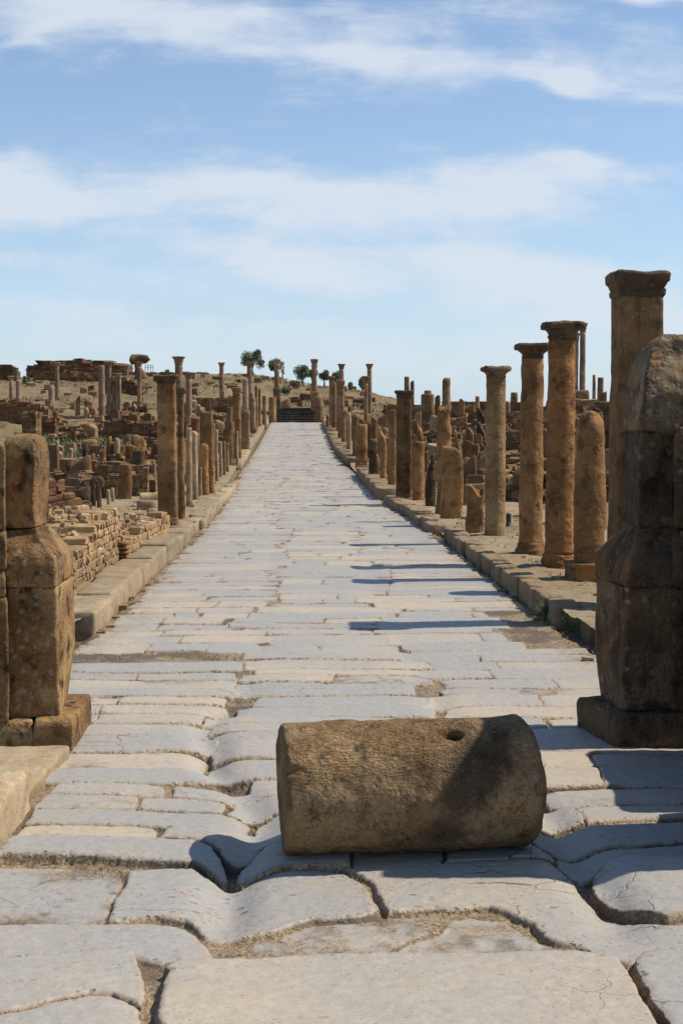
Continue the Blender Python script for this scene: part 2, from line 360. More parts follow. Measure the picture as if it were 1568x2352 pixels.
for (x, y, rx, ry, sl, k) in CL:
    du = t.math('SUBTRACT', U, (x - CX) / F); dv = t.math('ADD', t.math('SUBTRACT', V, (HOR - y) / F), t.math('MULTIPLY', du, sl))
    e = t.math('ADD', t.math('POWER', t.math('ABSOLUTE', t.math('DIVIDE', du, rx / F)), 2.0), t.math('POWER', t.math('ABSOLUTE', t.math('DIVIDE', dv, ry / F)), 2.0))
    g = t.math('MULTIPLY', t.math('EXPONENT', t.math('MULTIPLY', e, -1.0)), k)
    tot = g if tot is None else t.math('ADD', tot, g)
tex = t.math('ADD', t.math('MULTIPLY', streak, .62), t.math('MULTIPLY', puff, .62))
cov = t.math('ADD', t.math('MULTIPLY', tot, 1.0), t.math('MULTIPLY', t.math('SUBTRACT', tex, .62), 2.5))
cm = t.ramp(cov, .10, 1.25)
cm = t.math('MULTIPLY', t.math('MINIMUM', cm, 1.0), t.ramp(sp.outputs[2], -.02, .01))
hz = t.math('EXPONENT', t.math('MULTIPLY', t.math('MAXIMUM', sp.outputs[2], 0.0), -7.0))
skb = t.mix(t.math('MULTIPLY', hz, .72), t.mix(1.0, sky.outputs[0], (1.18, 1.22, 1.24), 'MULTIPLY'), (4.3, 5.6, 7.2))
skc = t.mix(t.math('MULTIPLY', cm, .88), skb, (6.2, 6.75, 7.6))
t.link(skc, bg.inputs['Color']); bg.inputs['Strength'].default_value = .115

sl = bpy.data.lights.new('sun', 'SUN'); sl.energy = 5.0; sl.angle = R(.53); sl.color = (1, .92, .79)
so = bpy.data.objects.new('sun', sl); COL.objects.link(so)
sd = Vector((math.cos(SUN_EL) * math.sin(SUN_AZ), math.cos(SUN_EL) * math.cos(SUN_AZ), math.sin(SUN_EL)))
so.rotation_euler = sd.to_track_quat('Z', 'Y').to_euler(); so.location = sd * 60
scn.view_settings.view_transform = 'Standard'; scn.view_settings.look = 'None'; scn.view_settings.exposure = 0; scn.view_settings.gamma = 1
scn.cycles.max_bounces = 4; scn.cycles.diffuse_bounces = 2; scn.cycles.glossy_bounces = 2

# ------------------------------------------------------------------ fast grid meshes
def gridmesh(name, X, Y, Zz, mat, cols=None, kind='structure', attr='mask', smooth=True):
    n, m = X.shape; V = np.stack([X, Y, Zz], -1).reshape(-1, 3).astype(np.float32)
    idx = np.arange(n * m).reshape(n, m)
    Q = np.stack([idx[:-1, :-1], idx[:-1, 1:], idx[1:, 1:], idx[1:, :-1]], -1).reshape(-1)
    me = bpy.data.meshes.new(name); me.vertices.add(len(V)); me.vertices.foreach_set('co', V.ravel())
    nq = len(Q) // 4; me.loops.add(len(Q)); me.loops.foreach_set('vertex_index', Q.astype(np.int32))
    me.polygons.add(nq); me.polygons.foreach_set('loop_start', np.arange(0, nq * 4, 4, dtype=np.int32))
    me.update(calc_edges=True)
    if smooth: me.polygons.foreach_set('use_smooth', np.ones(nq, bool))
    if cols is not None:
        a = me.color_attributes.new(attr, 'FLOAT_COLOR', 'POINT')
        c = np.ones((n * m, 4), np.float32); c[:, :cols.shape[-1]] = cols.reshape(n * m, -1); a.data.foreach_set('color', c.ravel())
    me.materials.append(mat)
    o = bpy.data.objects.new(name, me); COL.objects.link(o); tag(o, kind=kind)
    return o

# ------------------------------------------------------------------ terrain sheet
dd = np.concatenate([np.arange(-12, 3, 1.0), np.geomspace(3, 260, 330), np.geomspace(280, 6000, 24)])
uu = np.concatenate([np.linspace(-6, -.36, 24), np.linspace(-.35, .35, 260), np.linspace(.36, 6, 24)])
DD, UU = np.meshgrid(dd, uu, indexing='ij')
XX = UU * np.maximum(DD, 6.0); ZZ = Z(XX, np.maximum(DD, 1))
T_ = np.abs(XX - cen(DD))
ZZ = ZZ + .05 * fbm2(XX * .9, DD * .9, 3) * sstep(3.2, 5, T_) * np.clip(DD / 20, .3, 4)
ZZ = ZZ - .16 * sstep(3.4, 2.9, T_)
gridmesh('ground', XX, DD, ZZ, M['ground'])

# ------------------------------------------------------------------ road
LEFT = lambda d: np.interp(d, [3, 9, 11, 13.25, 23, 32.8, 48, 122], [-2.5, -2.5, -2.5, -2.32, -2.46, -2.72, -3.5, -6.2])
RIGHT = lambda d: np.interp(d, [3, 9, 11, 13.5, 23, 32.8, 46, 68, 122], [2.4, 2.4, 2.3, 2.05, 1.66, .99, .47, -.40, -1.68])
def px2(pts): return np.array([atz(x * .5, 1715 + y * .5)[:2] for x, y in pts])
SL = [
 [(-200,1900),(-200,1245),(0,1240),(130,1218),(250,1190),(430,1158),(530,1160),(600,1190),(655,1225),(668,1300),(690,1900)],
 [(-200,1000),(0,985),(190,972),(330,955),(430,948),(560,940),(632,945),(650,985),(660,1030),(685,1090),(680,1150),(664,1215),(610,1182),(535,1150),(430,1148),(250,1182),(100,1211),(0,1230),(-200,1240)],
 [(-200,812),(0,812),(340,812),(520,815),(700,812),(850,820),(915,845),(950,890),(965,940),(955,1000),(880,990),(810,978),(745,990),(660,970),(570,935),(430,940),(300,952),(0,976),(-200,990)],
 [(820,1005),(950,1000),(1150,1005),(1300,997),(1450,990),(1568,985),(1900,980),(2300,978),(2560,972),(2720,985),(2820,1000),(2860,1050),(2910,1110),(2960,1190),(3020,1280),(3080,1400),(3250,1900),(735,1900),(740,1280),(760,1130),(790,1060),(770,1040)],
 [(-200,545),(0,545),(250,545),(450,548),(545,558),(555,575),(540,650),(510,730),(495,805),(340,805),(100,805),(-200,808)],
 [(580,570),(640,565),(880,558),(950,580),(1040,614),(1110,607),(1200,585),(1300,570),(1450,562),(1568,580),(1650,620),(1710,700),(1725,735),(1700,765),(1640,775),(1500,785),(1420,785),(1330,810),(1260,835),(1210,840),(1100,850),(1000,862),(960,850),(920,805),(870,785),(740,775),(620,780),(560,795),(520,790),(530,720),(560,640)],
 [(1010,985),(1060,960),(1140,920),(1150,880),(1200,855),(1270,850),(1330,825),(1420,797),(1560,792),(1700,780),(1850,765),(2000,755),(2060,760),(2110,775),(2050,795),(1990,825),(1960,845),(1880,860),(1800,900),(1740,940),(1700,975),(1600,980),(1450,982),(1300,990),(1160,995)],
 [(1740,970),(1790,930),(1880,880),(1970,865),(2030,850),(2060,820),(2100,785),(2180,770),(2280,785),(2360,815),(2420,860),(2500,890),(2580,920),(2680,960),(2720,978),(2600,966),(2400,967),(2100,972),(1900,972)],
 [(1560,560),(1700,560),(1850,548),(2050,540),(2300,528),(2420,520),(2520,530),(2600,570),(2660,600),(2680,640),(2720,690),(2760,735),(2840,758),(2920,785),(3050,808),(3140,805),(3300,800),(3300,950),(3140,950),(3020,940),(2960,970),(2900,985),(2830,975),(2720,945),(2640,910),(2550,895),(2480,870),(2450,820),(2380,790),(2310,760),(2250,740),(2150,750),(2050,745),(1900,755),(1780,762),(1755,740),(1745,700),(1700,630),(1640,590)],
 [(2915,1000),(2950,965),(3050,956),(3300,960),(3300,1500),(3200,1500),(3060,1250),(2990,1160),(2940,1090),(2905,1030)],
 [(2740,570),(2780,525),(2900,515),(3136,520),(3300,520),(3300,770),(3136,788),(3060,795),(2960,765),(2860,738),(2790,705),(2745,640)],
 [(-250,600),(-120,510),(0,508),(60,440),(180,432),(430,434),(700,442),(900,450),(970,475),(1000,510),(1035,560),(1040,600),(980,575),(900,545),(850,550),(700,540),(430,520),(200,517),(20,517),(-80,600)],
 [(740,430),(770,375),(860,372),(950,385),(1100,380),(1250,372),(1600,372),(1600,440),(1280,440),(1200,445),(1130,500),(1080,515),(1020,500),(980,460),(920,440),(850,435)],
 [(1090,590),(1100,540),(1150,490),(1210,455),(1300,446),(1600,446),(1600,556),(1300,563),(1200,580),(1120,600)],
 [(60,430),(120,355),(250,350),(450,354),(620,360),(690,370),(715,390),(710,430),(600,434),(400,430),(180,427)],
 [(130,345),(170,280),(400,280),(600,287),(800,297),(1000,302),(1120,312),(1150,325),(1150,375),(1000,376),(860,368),(750,368),(690,362),(600,354),(350,347)],
 [(1185,380),(1180,322),(1250,297),(1600,287),(1600,366),(1290,370)],
 [(160,275),(210,215),(400,217),(610,220),(625,230),(608,280),(400,276)],
 [(622,280),(645,227),(800,232),(950,244),(1030,252),(1020,300),(850,294),(700,284)],
 [(1045,300),(1062,247),(1150,227),(1280,215),(1600,211),(1600,283),(1250,290),(1190,300),(1120,307)],
 [(220,210),(260,162),(450,160),(650,164),(740,172),(762,185),(748,225),(600,214)],
 [(785,225),(802,180),(950,187),(1070,197),(1100,192),(1200,182),(1600,174),(1600,205),(1280,210),(1150,222),(1060,240),(950,238),(850,230)],
 [(2460,278),(2640,275),(2680,300),(2695,338),(2600,345),(2460,357)],
 [(2490,215),(2520,200),(2620,195),(2780,190),(3400,190),(3400,254),(2850,260),(2630,266),(2530,258)],
 [(2660,277),(2800,268),(3400,262),(3400,320),(2950,325),(2750,335),(2712,338)],
 [(2430,425),(2460,364),(2680,352),(2850,343),(3136,333),(3400,328),(3400,425),(3136,425),(2800,445),(2560,465),(2470,448)],
 [(2535,500),(2565,478),(2800,456),(3136,436),(3400,434),(3400,505),(3100,508),(2900,503),(2780,512),(2720,550),(2680,575),(2620,565),(2570,540)],
 [(2340,515),(2430,447),(2480,468),(2520,500),(2535,518),(2440,512)],
 [(1610,446),(2030,446),(2030,535),(1850,545),(1610,556)], [(2045,446),(2415,430),(2440,440),(2335,515),(2300,522),(2045,533)],
 [(1610,372),(2200,366),(2440,360),(2415,424),(2040,440),(1610,440)], [(1610,287),(2050,283),(2440,280),(2440,354),(2200,360),(1610,366)],
 [(1610,211),(2000,208),(2470,200),(2480,215),(2500,258),(2440,272),(2050,277),(1610,281)],
]
polys = []          # (points Nx2, height offset, tilt x, tilt y, random tone, edge radius)
offs = {0:.012, 1:.018, 2:.0, 3:.035, 4:-.02, 5:-.005, 6:-.03, 7:-.025, 8:.0, 9:.03, 10:.035, 11:.03, 12:.02, 13:.03}
er = {3:.022, 9:.05, 10:.09, 2:.022, 1:.018, 0:.018, 11:.02, 12:.035, 13:.045}
tones = {0:.55, 1:.6, 2:.35, 3:.6, 4:.1, 5:.15, 6:.35, 7:.4, 8:.45, 9:.1, 10:.25, 11:.05, 12:.3, 13:.3, 14:.95, 15:.1, 16:.25, 17:.5, 18:.3, 19:.35, 20:.6, 21:.4}
for i, s in enumerate(SL):
    p = px2(s); polys.append((p, offs.get(i, random.uniform(-.008, .012)), random.uniform(-.01, .01), random.uniform(-.012, .012), tones.get(i, random.uniform(.1, .6)), er.get(i, .012), {0:.35, 1:.35, 2:.3, 3:.32, 4:.6, 5:.9, 6:1, 7:1, 8:1, 9:.7, 10:.4}.get(i, random.random() ** 2 * .7)))
# ruts: polylines on the ground
RUT_L = px2([(690, 1900), (680, 1150), (960, 950), (1040, 600), (1160, 350), (1090, 190), (960, 50)])
RUT_L = np.concatenate([RUT_L, [atz(*q)[:2] for q in ((490, 1665), (552, 1600), (575, 1520), (610, 1380), (625, 1300), (640, 1180), (655, 1100))]])
RUT_R = px2([(3260, 1900), (2900, 1050), (2720, 640), (2500, 330)])
RUT_R = np.concatenate([RUT_R, [atz(*q)[:2] for q in ((1130, 1740), (1000, 1620), (985, 1560), (925, 1490), (880, 1380), (800, 1220), (740, 1100))]])
def rutx(rut, d):
    k = np.argsort(rut[:, 1]); return np.interp(d, rut[k, 1], rut[k, 0])
# procedural rows beyond the traced slabs
rows = 0
def rowset(dstart, dend, xl, xr, jl, jr, th, split, skew):
    d = dstart
    ph = random.uniform(0, 9)
    while d < dend:
        h = random.uniform(*th) * (1 + .25 * min(1, max(0, (d - 20) / 40)))
        a = xl(d + h/2) + (random.uniform(-jl, jl) if jl else 0); b = xr(d + h/2) + (random.uniform(-jr, jr) if jr else 0)
        n = random.choice(split); cuts = [a] + sorted(a + (b - a) * (k + random.uniform(-.28, .28)) / n for k in range(1, n)) + [b]
        for k in range(n):
            x0, x1 = cuts[k], cuts[k+1]
            if x1 - x0 < .12: continue
            if d < 14.2 and d > 12.0 and x1 > 1.75: x1 = 1.62 + random.uniform(-.1, .05)
            if x1 - x0 < .12: continue
            g = random.uniform(.003, .008) if random.random() < .8 else random.uniform(.012, .025)
            xs = np.linspace(x0 + g, x1 - g*.6, 7); sk = random.uniform(-.1, .1)
            lo = d + .065 * fbm2(xs * .7 + ph, d * 0 + xs * 0 + round(d, 3), 5) + skew * (xs - a)
            hi = d + h - (random.uniform(.003, .009) if random.random() < .8 else random.uniform(.012, .03)) + .065 * fbm2(xs * .7 + ph, xs * 0 + round(d + h, 3), 5) + skew * (xs - a)
            lo[0] += random.uniform(0, .05); lo[-1] += random.uniform(0, .05); hi[0] -= random.uniform(0, .05); hi[-1] -= random.uniform(0, .05)
            sx = sk * (np.concatenate([lo, hi[::-1]]) - d - h/2)
            pts = np.stack([np.concatenate([xs, xs[::-1]]) + sx, np.concatenate([lo, hi[::-1]])], -1)
            o = random.gauss(0, .005 if d < 30 else .009)
            polys.append((pts, o, random.uniform(-.012, .012), random.uniform(-.035, .035), random.random() ** 1.3, random.uniform(.008, .02), random.random() ** 2 * .8))
        d += h
rl0, rr0 = (lambda d: rutx(RUT_L, d)), (lambda d: rutx(RUT_R, d))
def rl(d): return (rl0(d) if d < 45 else float(cen(d)) - .6) + .45 * float(n2(d * 1.1, 3.3, 91)) * float(sstep(11.5, 14, d))
def rr(d): return (rr0(d) if d < 45 else float(cen(d)) + .6) + .45 * float(n2(d * 1.3, 8.3, 93)) * float(sstep(11.5, 14, d))
D1 = atz(500, 1797)[1]
rowset(D1 + .02, 11.35, lambda d: LEFT(d) + .15, rl, .04, .12, (.24, .42), [1, 1, 2], 0)
rowset(11.95, 16, lambda d: LEFT(d) + .08, rl, .04, .05, (.3, .5), [2, 3], .10)
rowset(16.05, 121.6, lambda d: LEFT(d) + .06, rl, .05, 0, (.24, .5), [1, 1, 2], .06)
rowset(D1 - .25, 12, rl, rr, .12, .12, (.24, .46), [1, 1, 1, 2], -.01)
rowset(12.05, 121.8, rl, rr, 0, 0, (.22, .5), [1, 1, 1, 1, 2], -.01)
rowset(atz(1300, 1810)[1], 12, rr, lambda d: RIGHT(d) - .04, .12, .05, (.24, .46), [1, 1, 2, 2], .02)
rowset(12.05, 121.6, rr, lambda d: RIGHT(d) - .04, 0, .05, (.24, .5), [1, 1, 2], .05)

def road_zone(name, dvals, smin, smax, ns):
    s = np.linspace(smin, smax, ns); D, S = np.meshgrid(dvals, s, indexing='ij'); C = cen(D); X = S + C
    wx = X + .008 * fbm2(X * 9, D * 9, 21, 2) + .02 * n2(X * 2.3, D * 2.3, 22) + .0035 * n2(X * 48, D * 48, 23) * (D < 12); wy = D + .006 * fbm2(X * 9, D * 9, 31, 2) + .012 * n2(X * 2.3, D * 2.3, 32) + .0045 * n2(X * 45, D * 45, 33) * (D < 12)
    E = np.full(D.shape, -9.0); H = np.zeros(D.shape); RN = np.zeros(D.shape); PT = np.zeros(D.shape); ER = np.full(D.shape, .04)
    step = s[1] - s[0]
    for pts, off, tx, ty, tone, erad, pitty in polys:
        y0, y1 = pts[:, 1].min() - .06, pts[:, 1].max() + .06
        i0, i1 = np.searchsorted(dvals, y0), np.searchsorted(dvals, y1)
        if i1 <= i0: continue
        c0, c1 = cen(y0), cen(y1)
        j0 = int((pts[:, 0].min() - .06 - max(c0, c1) - smin) / step); j1 = int((pts[:, 0].max() + .06 - min(c0, c1) - smin) / step) + 2
        j0, j1 = max(0, j0), min(ns, j1)
        if j1 <= j0: continue
        px, py = wx[i0:i1, j0:j1], wy[i0:i1, j0:j1]
        ins = np.zeros(px.shape, bool); dist = np.full(px.shape, 9.0)
        k = len(pts)
        for q in range(k):
            (ax, ay), (bx, by) = pts[q], pts[(q+1) % k]
            if ay != by:
                cr = ((ay > py) != (by > py)) & (px < (bx - ax) * (py - ay) / (by - ay) + ax); ins ^= cr
            ex, ey = bx - ax, by - ay; L2 = ex*ex + ey*ey + 1e-9
            tt = np.clip(((px - ax) * ex + (py - ay) * ey) / L2, 0, 1)
            dist = np.minimum(dist, np.hypot(px - ax - tt * ex, py - ay - tt * ey))
        cx, cy = pts.mean(0)
        sg = np.where(ins, dist, -dist); upd = sg > E[i0:i1, j0:j1]
        E[i0:i1, j0:j1][upd] = sg[upd]; H[i0:i1, j0:j1][upd] = (off + tx * np.clip(px - cx, -1.5, 1.5) + ty * (py - cy))[upd]
        RN[i0:i1, j0:j1][upd] = tone; PT[i0:i1, j0:j1][upd] = pitty; ER[i0:i1, j0:j1][upd] = erad
    inside = E >= 0; e = np.maximum(E, 0)
    far = sstep(10, 30, D)
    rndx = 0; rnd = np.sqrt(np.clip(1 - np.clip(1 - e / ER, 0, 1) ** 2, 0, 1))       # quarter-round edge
    dr = .013 - .007 * sstep(8, 13, D); z = H + (-dr + dr * rnd)
    rw = .10 + .90 * sstep(11.5, 8, D); rw = rw * sstep(40, 18, D)
    for rut in (RUT_L, RUT_R):
        q = X - rutx(rut, D) - .05 * n2(D * 2.1, D * 0, 41)
        amp = (.056 + .026 * n2(D * 1.3, D * 0 + 3, 43)) * rw * sstep(5.2, 5.9, D) 
        z = z - amp * np.exp(-np.abs(q / .115) ** 2)
    z = z + .006 * fbm2(X * 1.4, D * 1.4, 51, 3) + .0018 * fbm2(X * 26, D * 30, 55, 2)
    dirt = -.027 + .011 * n2(X * 2.7, D * 2.7, 63) + .014 * sstep(9, 14, D) + .006 * fbm2(X * 12, D * 12, 61, 3)
    for rut in (RUT_L, RUT_R):
        q = X - rutx(rut, D); dirt = dirt - .06 * np.exp(-(q / .2) ** 2) * rw * sstep(5.2, 5.9, D)
    rim = sstep(-np.maximum(.013, .0009 * D), 0, E); zz = np.where(inside, np.maximum(z, dirt - .01), dirt * (1 - rim) + np.maximum(z, dirt) * rim)
    dirt_shade = np.where(inside, np.maximum(sstep(.012, -.002, zz - dirt) * .9 * sstep(12.5, 10, D), .75 * sstep(.62, .2, rnd)), 1.0)  # joint dirt, plus shade painted onto the slab risers as dirt colour
    edgex = np.minimum(X - LEFT(D), RIGHT(D) - X)
    zz = zz + np.where(D > 48, zstreet(D), 0)
    zz = zz - .06 * sstep(.02, -.12, edgex)
    dusty = sstep(.5, .05, edgex + .15 * fbm2(X * 3, D * 1.2, 71)) * .55 * (D > 9.5)
    dirt_shade = np.maximum(dirt_shade, dusty * (.5 + .5 * n2(X * 14, D * 9, 73)))
    cols = np.stack([np.clip(dirt_shade, 0, 1), RN * .9 + .1 * n2(X * 3, D * 3, 75), np.clip(e / .08, 0, 1), PT], -1)
    # joints that a coarser grid would smear
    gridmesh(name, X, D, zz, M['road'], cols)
d = [3.6]
while d[-1] < 16.0: d.append(d[-1] + max(.0056, d[-1] ** 2 / 2923 * .38) if d[-1] < 13 else d[-1] + .026)
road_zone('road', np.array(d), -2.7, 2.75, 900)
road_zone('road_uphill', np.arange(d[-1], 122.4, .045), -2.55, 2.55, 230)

# verges: raised earth beside the kerbs
def verge(name, side):
    dv = np.concatenate([np.arange(9.6 if side < 0 else 12.0, 30, .06), np.arange(30, 124, .25)]); sv = np.concatenate([np.linspace(0, .6, 14), np.linspace(.65, 3.2, 30)])
    D, S = np.meshgrid(dv, sv, indexing='ij'); e = (LEFT(D) - .12) if side < 0 else (RIGHT(D) + .12)
    X = e + side * S; zz = np.maximum(zstreet(D) + .15, Z(X, D)) * 1.0
    if side > 0:
        for g0, g1 in ((22.6, 24.2), (31.8, 33.4), (45.7, 52), (71, 75)): zz = zz - .15 * sstep(g0 - .2, g0, D) * sstep(g1 + .2, g1, D) * sstep(1.3, .7, S)
    zz = np.where(S > 2.6, Z(X, D) - .1, zz)
    zz = zz + .02 * fbm2(X * 2.5, D * 2.5, 81) + .008 * fbm2(X * 14, D * 14, 83)
    if side > 0: X = X[:, ::1]
    o = gridmesh(name, X if side > 0 else X[:, ::-1], D if side > 0 else D[:, ::-1], zz if side > 0 else zz[:, ::-1], M['verge'])
verge('left_verge', -1); verge('right_verge', 1)
def VZ(x, d):
    """top of verge or terrain"""
    if LEFT(d) - 2.6 < x < LEFT(d) or RIGHT(d) < x < RIGHT(d) + 2.6: return max(float(zstreet(d)) + .14, float(Z(x, d)))
    return float(Z(x, d))

# ------------------------------------------------------------------ kerbs
def kerb(name, pts, width, h, lmin, lmax, z_of=None, drop=0.0, amp=.012):
    """a run of kerb blocks along ground points; the blocks are the pattern of one raised edge"""
    Vs, Fs, off = [], [], 0
    pts = [np.array(p[:2]) for p in pts]; side = 1 if pts[0][0] > cen(pts[0][1]) else -1
    seg = np.cumsum([0] + [np.linalg.norm(pts[i+1] - pts[i]) for i in range(len(pts)-1)]); L = seg[-1]; s = 0; k = 0
    while s < L - .1:
        l = min(random.uniform(lmin, lmax), L - s)
        a = np.array([np.interp(s, seg, [p[c] for p in pts]) for c in (0, 1)]); b = np.array([np.interp(s + l, seg, [p[c] for p in pts]) for c in (0, 1)])
        dvec = (b - a) / l; nrm = np.array((dvec[1], -dvec[0])) * side; wd = width * random.uniform(.85, 1.15); hh = h + random.uniform(-.03, .03); sh = random.uniform(-.03, .03)
        step = max(.03, a[1] * .0035)
        V, Fq = rbox(wd, l - random.choice((.004, .008, .02)), hh + .15, .022, step, amp, 7, random.uniform(0, 99))
        c = (a + b) / 2 + nrm * (wd / 2 + sh); z0 = float(zstreet(c[1])) - .15
        yaw = math.atan2(-dvec[0], dvec[1]) + random.uniform(-.015, .015); cs, sn = math.cos(yaw), math.sin(yaw)
        W = np.stack([V[:,0]*cs - V[:,1]*sn + c[0], V[:,0]*sn + V[:,1]*cs + c[1], V[:,2] + z0], -1)
        Vs.append(W); Fs += [tuple(i + off for i in f) for f in Fq]; off += len(W); s += l
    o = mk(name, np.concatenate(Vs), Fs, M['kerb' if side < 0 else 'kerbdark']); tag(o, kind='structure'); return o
G = lambda x, y: hit(x, y)
def gz(x, y):
    """hit the road surface"""
    d = np.arange(3, 130, .05); rx, ry, rz = ray(x, y); t = d / ry; k = np.nonzero(EYE + rz * t <= zstreet(d))[0]; return at(x, y, d[k[0]])
kerb('left_kerb', [gz(224, 1455), gz(330, 1342), gz(448, 1238)], .42, .22, .9, 1.5, amp=.008)
kerb('left_kerb', [gz(432, 1240), gz(500, 1168), gz(552, 1112)], .22, .15, .5, .9)
kerb('left_kerb', [gz(470, 1213), gz(520, 1155), gz(541, 1128)], .3, .16, .5, .9)
kerb('left_kerb', [gz(556, 1075), gz(575, 1042)], .5, .22, .6, 1.2)
kerb('left_kerb', [gz(588, 1010), gz(618, 972)], .6, .28, 1, 2)
kerb('right_kerb', [gz(1272, 1432), gz(1150, 1344), gz(1018, 1240)], .25, .2, .4, .8, amp=.016)
kerb('right_kerb', [gz(1345, 1462), gz(1330, 1445), gz(1295, 1432)], .4, .16, .5, .9)
kerb('right_kerb', [gz(985, 1225), gz(930, 1186), gz(878, 1153)], .32, .17, .7, 1.2)
kerb('right_kerb', [gz(868, 1150), gz(845, 1125), gz(816, 1092)], .5, .3, .6, 1)
kerb('right_kerb', [gz(798, 1072), gz(778, 1052), gz(765, 1038)], .5, .3, .6, 1)
kerb('right_kerb', [gz(765, 1034), gz(755, 1015), gz(748, 1000)], .8, .3, .8, 1.3)
kerb('right_kerb', [gz(748, 998), gz(742, 985), gz(738, 974)], 1.0, .3, 1, 2)

# ------------------------------------------------------------------ columns and pillars
SEED = [1.0]
def sd_(): SEED[0] += 1.37; return SEED[0]
def res(d): return max(.018, d * .0016)
def shaft_mesh(r, z0, z1, d, square=False, brk=None, taper=.08, amp=None, dome=0.0, neck=False):
    amp = amp if amp is not None else .009; st = res(d)
    def s(q): return quad(2*r*q, 2*r*q) if square else circ(r*q, 16)
    H = z1 - z0; sec = [(s(1.0), z0), (s(1.0), z0 + H*.3), (s(1 - taper), z1 - .001 if not dome else z1 - dome)]
    if neck: sec = [(s(1.06), z0), (s(1.0), z0 + .05*H), (s(1.0), z0 + H*.35), (s(1 - taper), z1 - .07*H), (s(1.03 - taper), z1 - .055*H), (s(1.03-taper), z1-.04*H), (s(1 - taper), z1 - .03*H), (s(1-taper), z1)]
    if dome:
        for a in (.35, .65, .85, 1.0): sec.append((s((1 - taper) * math.sqrt(max(.04, 1 - (a*.93)**2))), z1 - dome + dome * a))
    ns = int(min(20, max(3, 2*r/st*1.4))) if square else int(min(4, max(1, 2*math.pi*r/16/st)))
    return sweep(sec, ns, max(st, H/110), amp, 4.5 if d < 40 else 2.5, sd_(), 2 if square else 1, brk)
def cap_mesh(r, z0, h, kind, d, w=None):
    st = res(d); w = w or r * 1.45
    if kind == 'tuscan':           # flaring echinus under a ragged square abacus
        k = 16; sqp = lambda q: np.array([(q*max(-1, min(1, 1.35*math.cos(a))), q*max(-1, min(1, 1.35*math.sin(a)))) for a in [2*math.pi*(i+.5)/k for i in range(k)]])
        sec = [(circ(r*.97, k), z0), (circ(r*1.05, k), z0 + h*.12), (circ(r*1.05, k), z0 + h*.2), (circ(r*.98, k), z0 + h*.24), (circ(r*1.12, k), z0 + h*.42), (circ(w*.93, k), z0 + h*.58), (sqp(w), z0 + h*.64), (sqp(w*1.02), z0 + h*.86), (sqp(w*.94), z0 + h)]
        return sweep(sec, 3, max(.015, st), .016, 7, sd_(), 1)
    if kind == 'square':           # moulded cap of a square pillar
        q = lambda a: quad(2*a, 2*a)
        sec = [(q(r*1.0), z0), (q(r*1.06), z0 + h*.1), (q(r*1.06), z0 + h*.28), (q(r*1.0), z0 + h*.33), (q(w*.9), z0 + h*.55), (q(w), z0 + h*.64), (q(w*1.01), z0 + h*.9), (q(w*.93), z0 + h)]
        return sweep(sec, int(min(12, max(4, 2*w/st))), max(.012, st*.7), .02 if d < 30 else .012, 6, sd_(), 1)
    # corinthian bell with leaves, far away
    k = 16
    sqp = lambda q: np.array([(q*max(-1, min(1, 1.35*math.cos(a))), q*max(-1, min(1, 1.35*math.sin(a)))) for a in [2*math.pi*(i+.5)/k for i in range(k)]])
    def lf(q): return np.array([((q*(1 + .10*(i % 2)))*math.cos(2*math.pi*(i+.5)/k), (q*(1 + .10*(i % 2)))*math.sin(2*math.pi*(i+.5)/k)) for i in range(k)])
    sec = [(circ(r*1.05, k), z0), (circ(r*1.1, k), z0 + h*.06), (circ(r*.95, k), z0 + h*.1), (lf(r*1.05), z0 + h*.3), (lf(r*1.25), z0 + h*.42), (lf(r*1.05), z0 + h*.48), (lf(r*1.2), z0 + h*.66), (lf(r*1.45), z0 + h*.78), (sqp(w*.95), z0 + h*.84), (sqp(w*1.05), z0 + h*.9), (sqp(w*1.02), z0 + h)]
    return sweep(sec, 1, max(.03, h*.08), .02, 6, sd_(), 0)
def base_mesh(r, z0, h, d, square=False, attic=True):
    st = res(d)
    if square:
        q = lambda a: quad(2*a, 2*a)
        sec = [(q(r*1.3), z0), (q(r*1.3), z0 + h*.55), (q(r*1.22), z0 + h*.6), (q(r*1.22), z0 + h*.75), (q(r*1.12), z0 + h*.82), (q(r*1.02), z0 + h)]
        return sweep(sec, int(min(12, max(4, 2*r/st))), max(.015, st), .014, 6, sd_(), 1)
    k = 16
    sqp = lambda q: np.array([(q*max(-1, min(1, 1.3*math.cos(a))), q*max(-1, min(1, 1.3*math.sin(a)))) for a in [2*math.pi*(i+.5)/k for i in range(k)]])
    sec = [(sqp(r*1.35), z0), (sqp(r*1.35), z0 + h*.5), (circ(r*1.28, k), z0 + h*.55), (circ(r*1.32, k), z0 + h*.68), (circ(r*1.2, k), z0 + h*.78), (circ(r*1.14, k), z0 + h*.84), (circ(r*1.16, k), z0 + h*.92), (circ(r*1.0, k), z0 + h)]
    return sweep(sec, 2, max(.02, st), .018, 6, sd_(), 1)

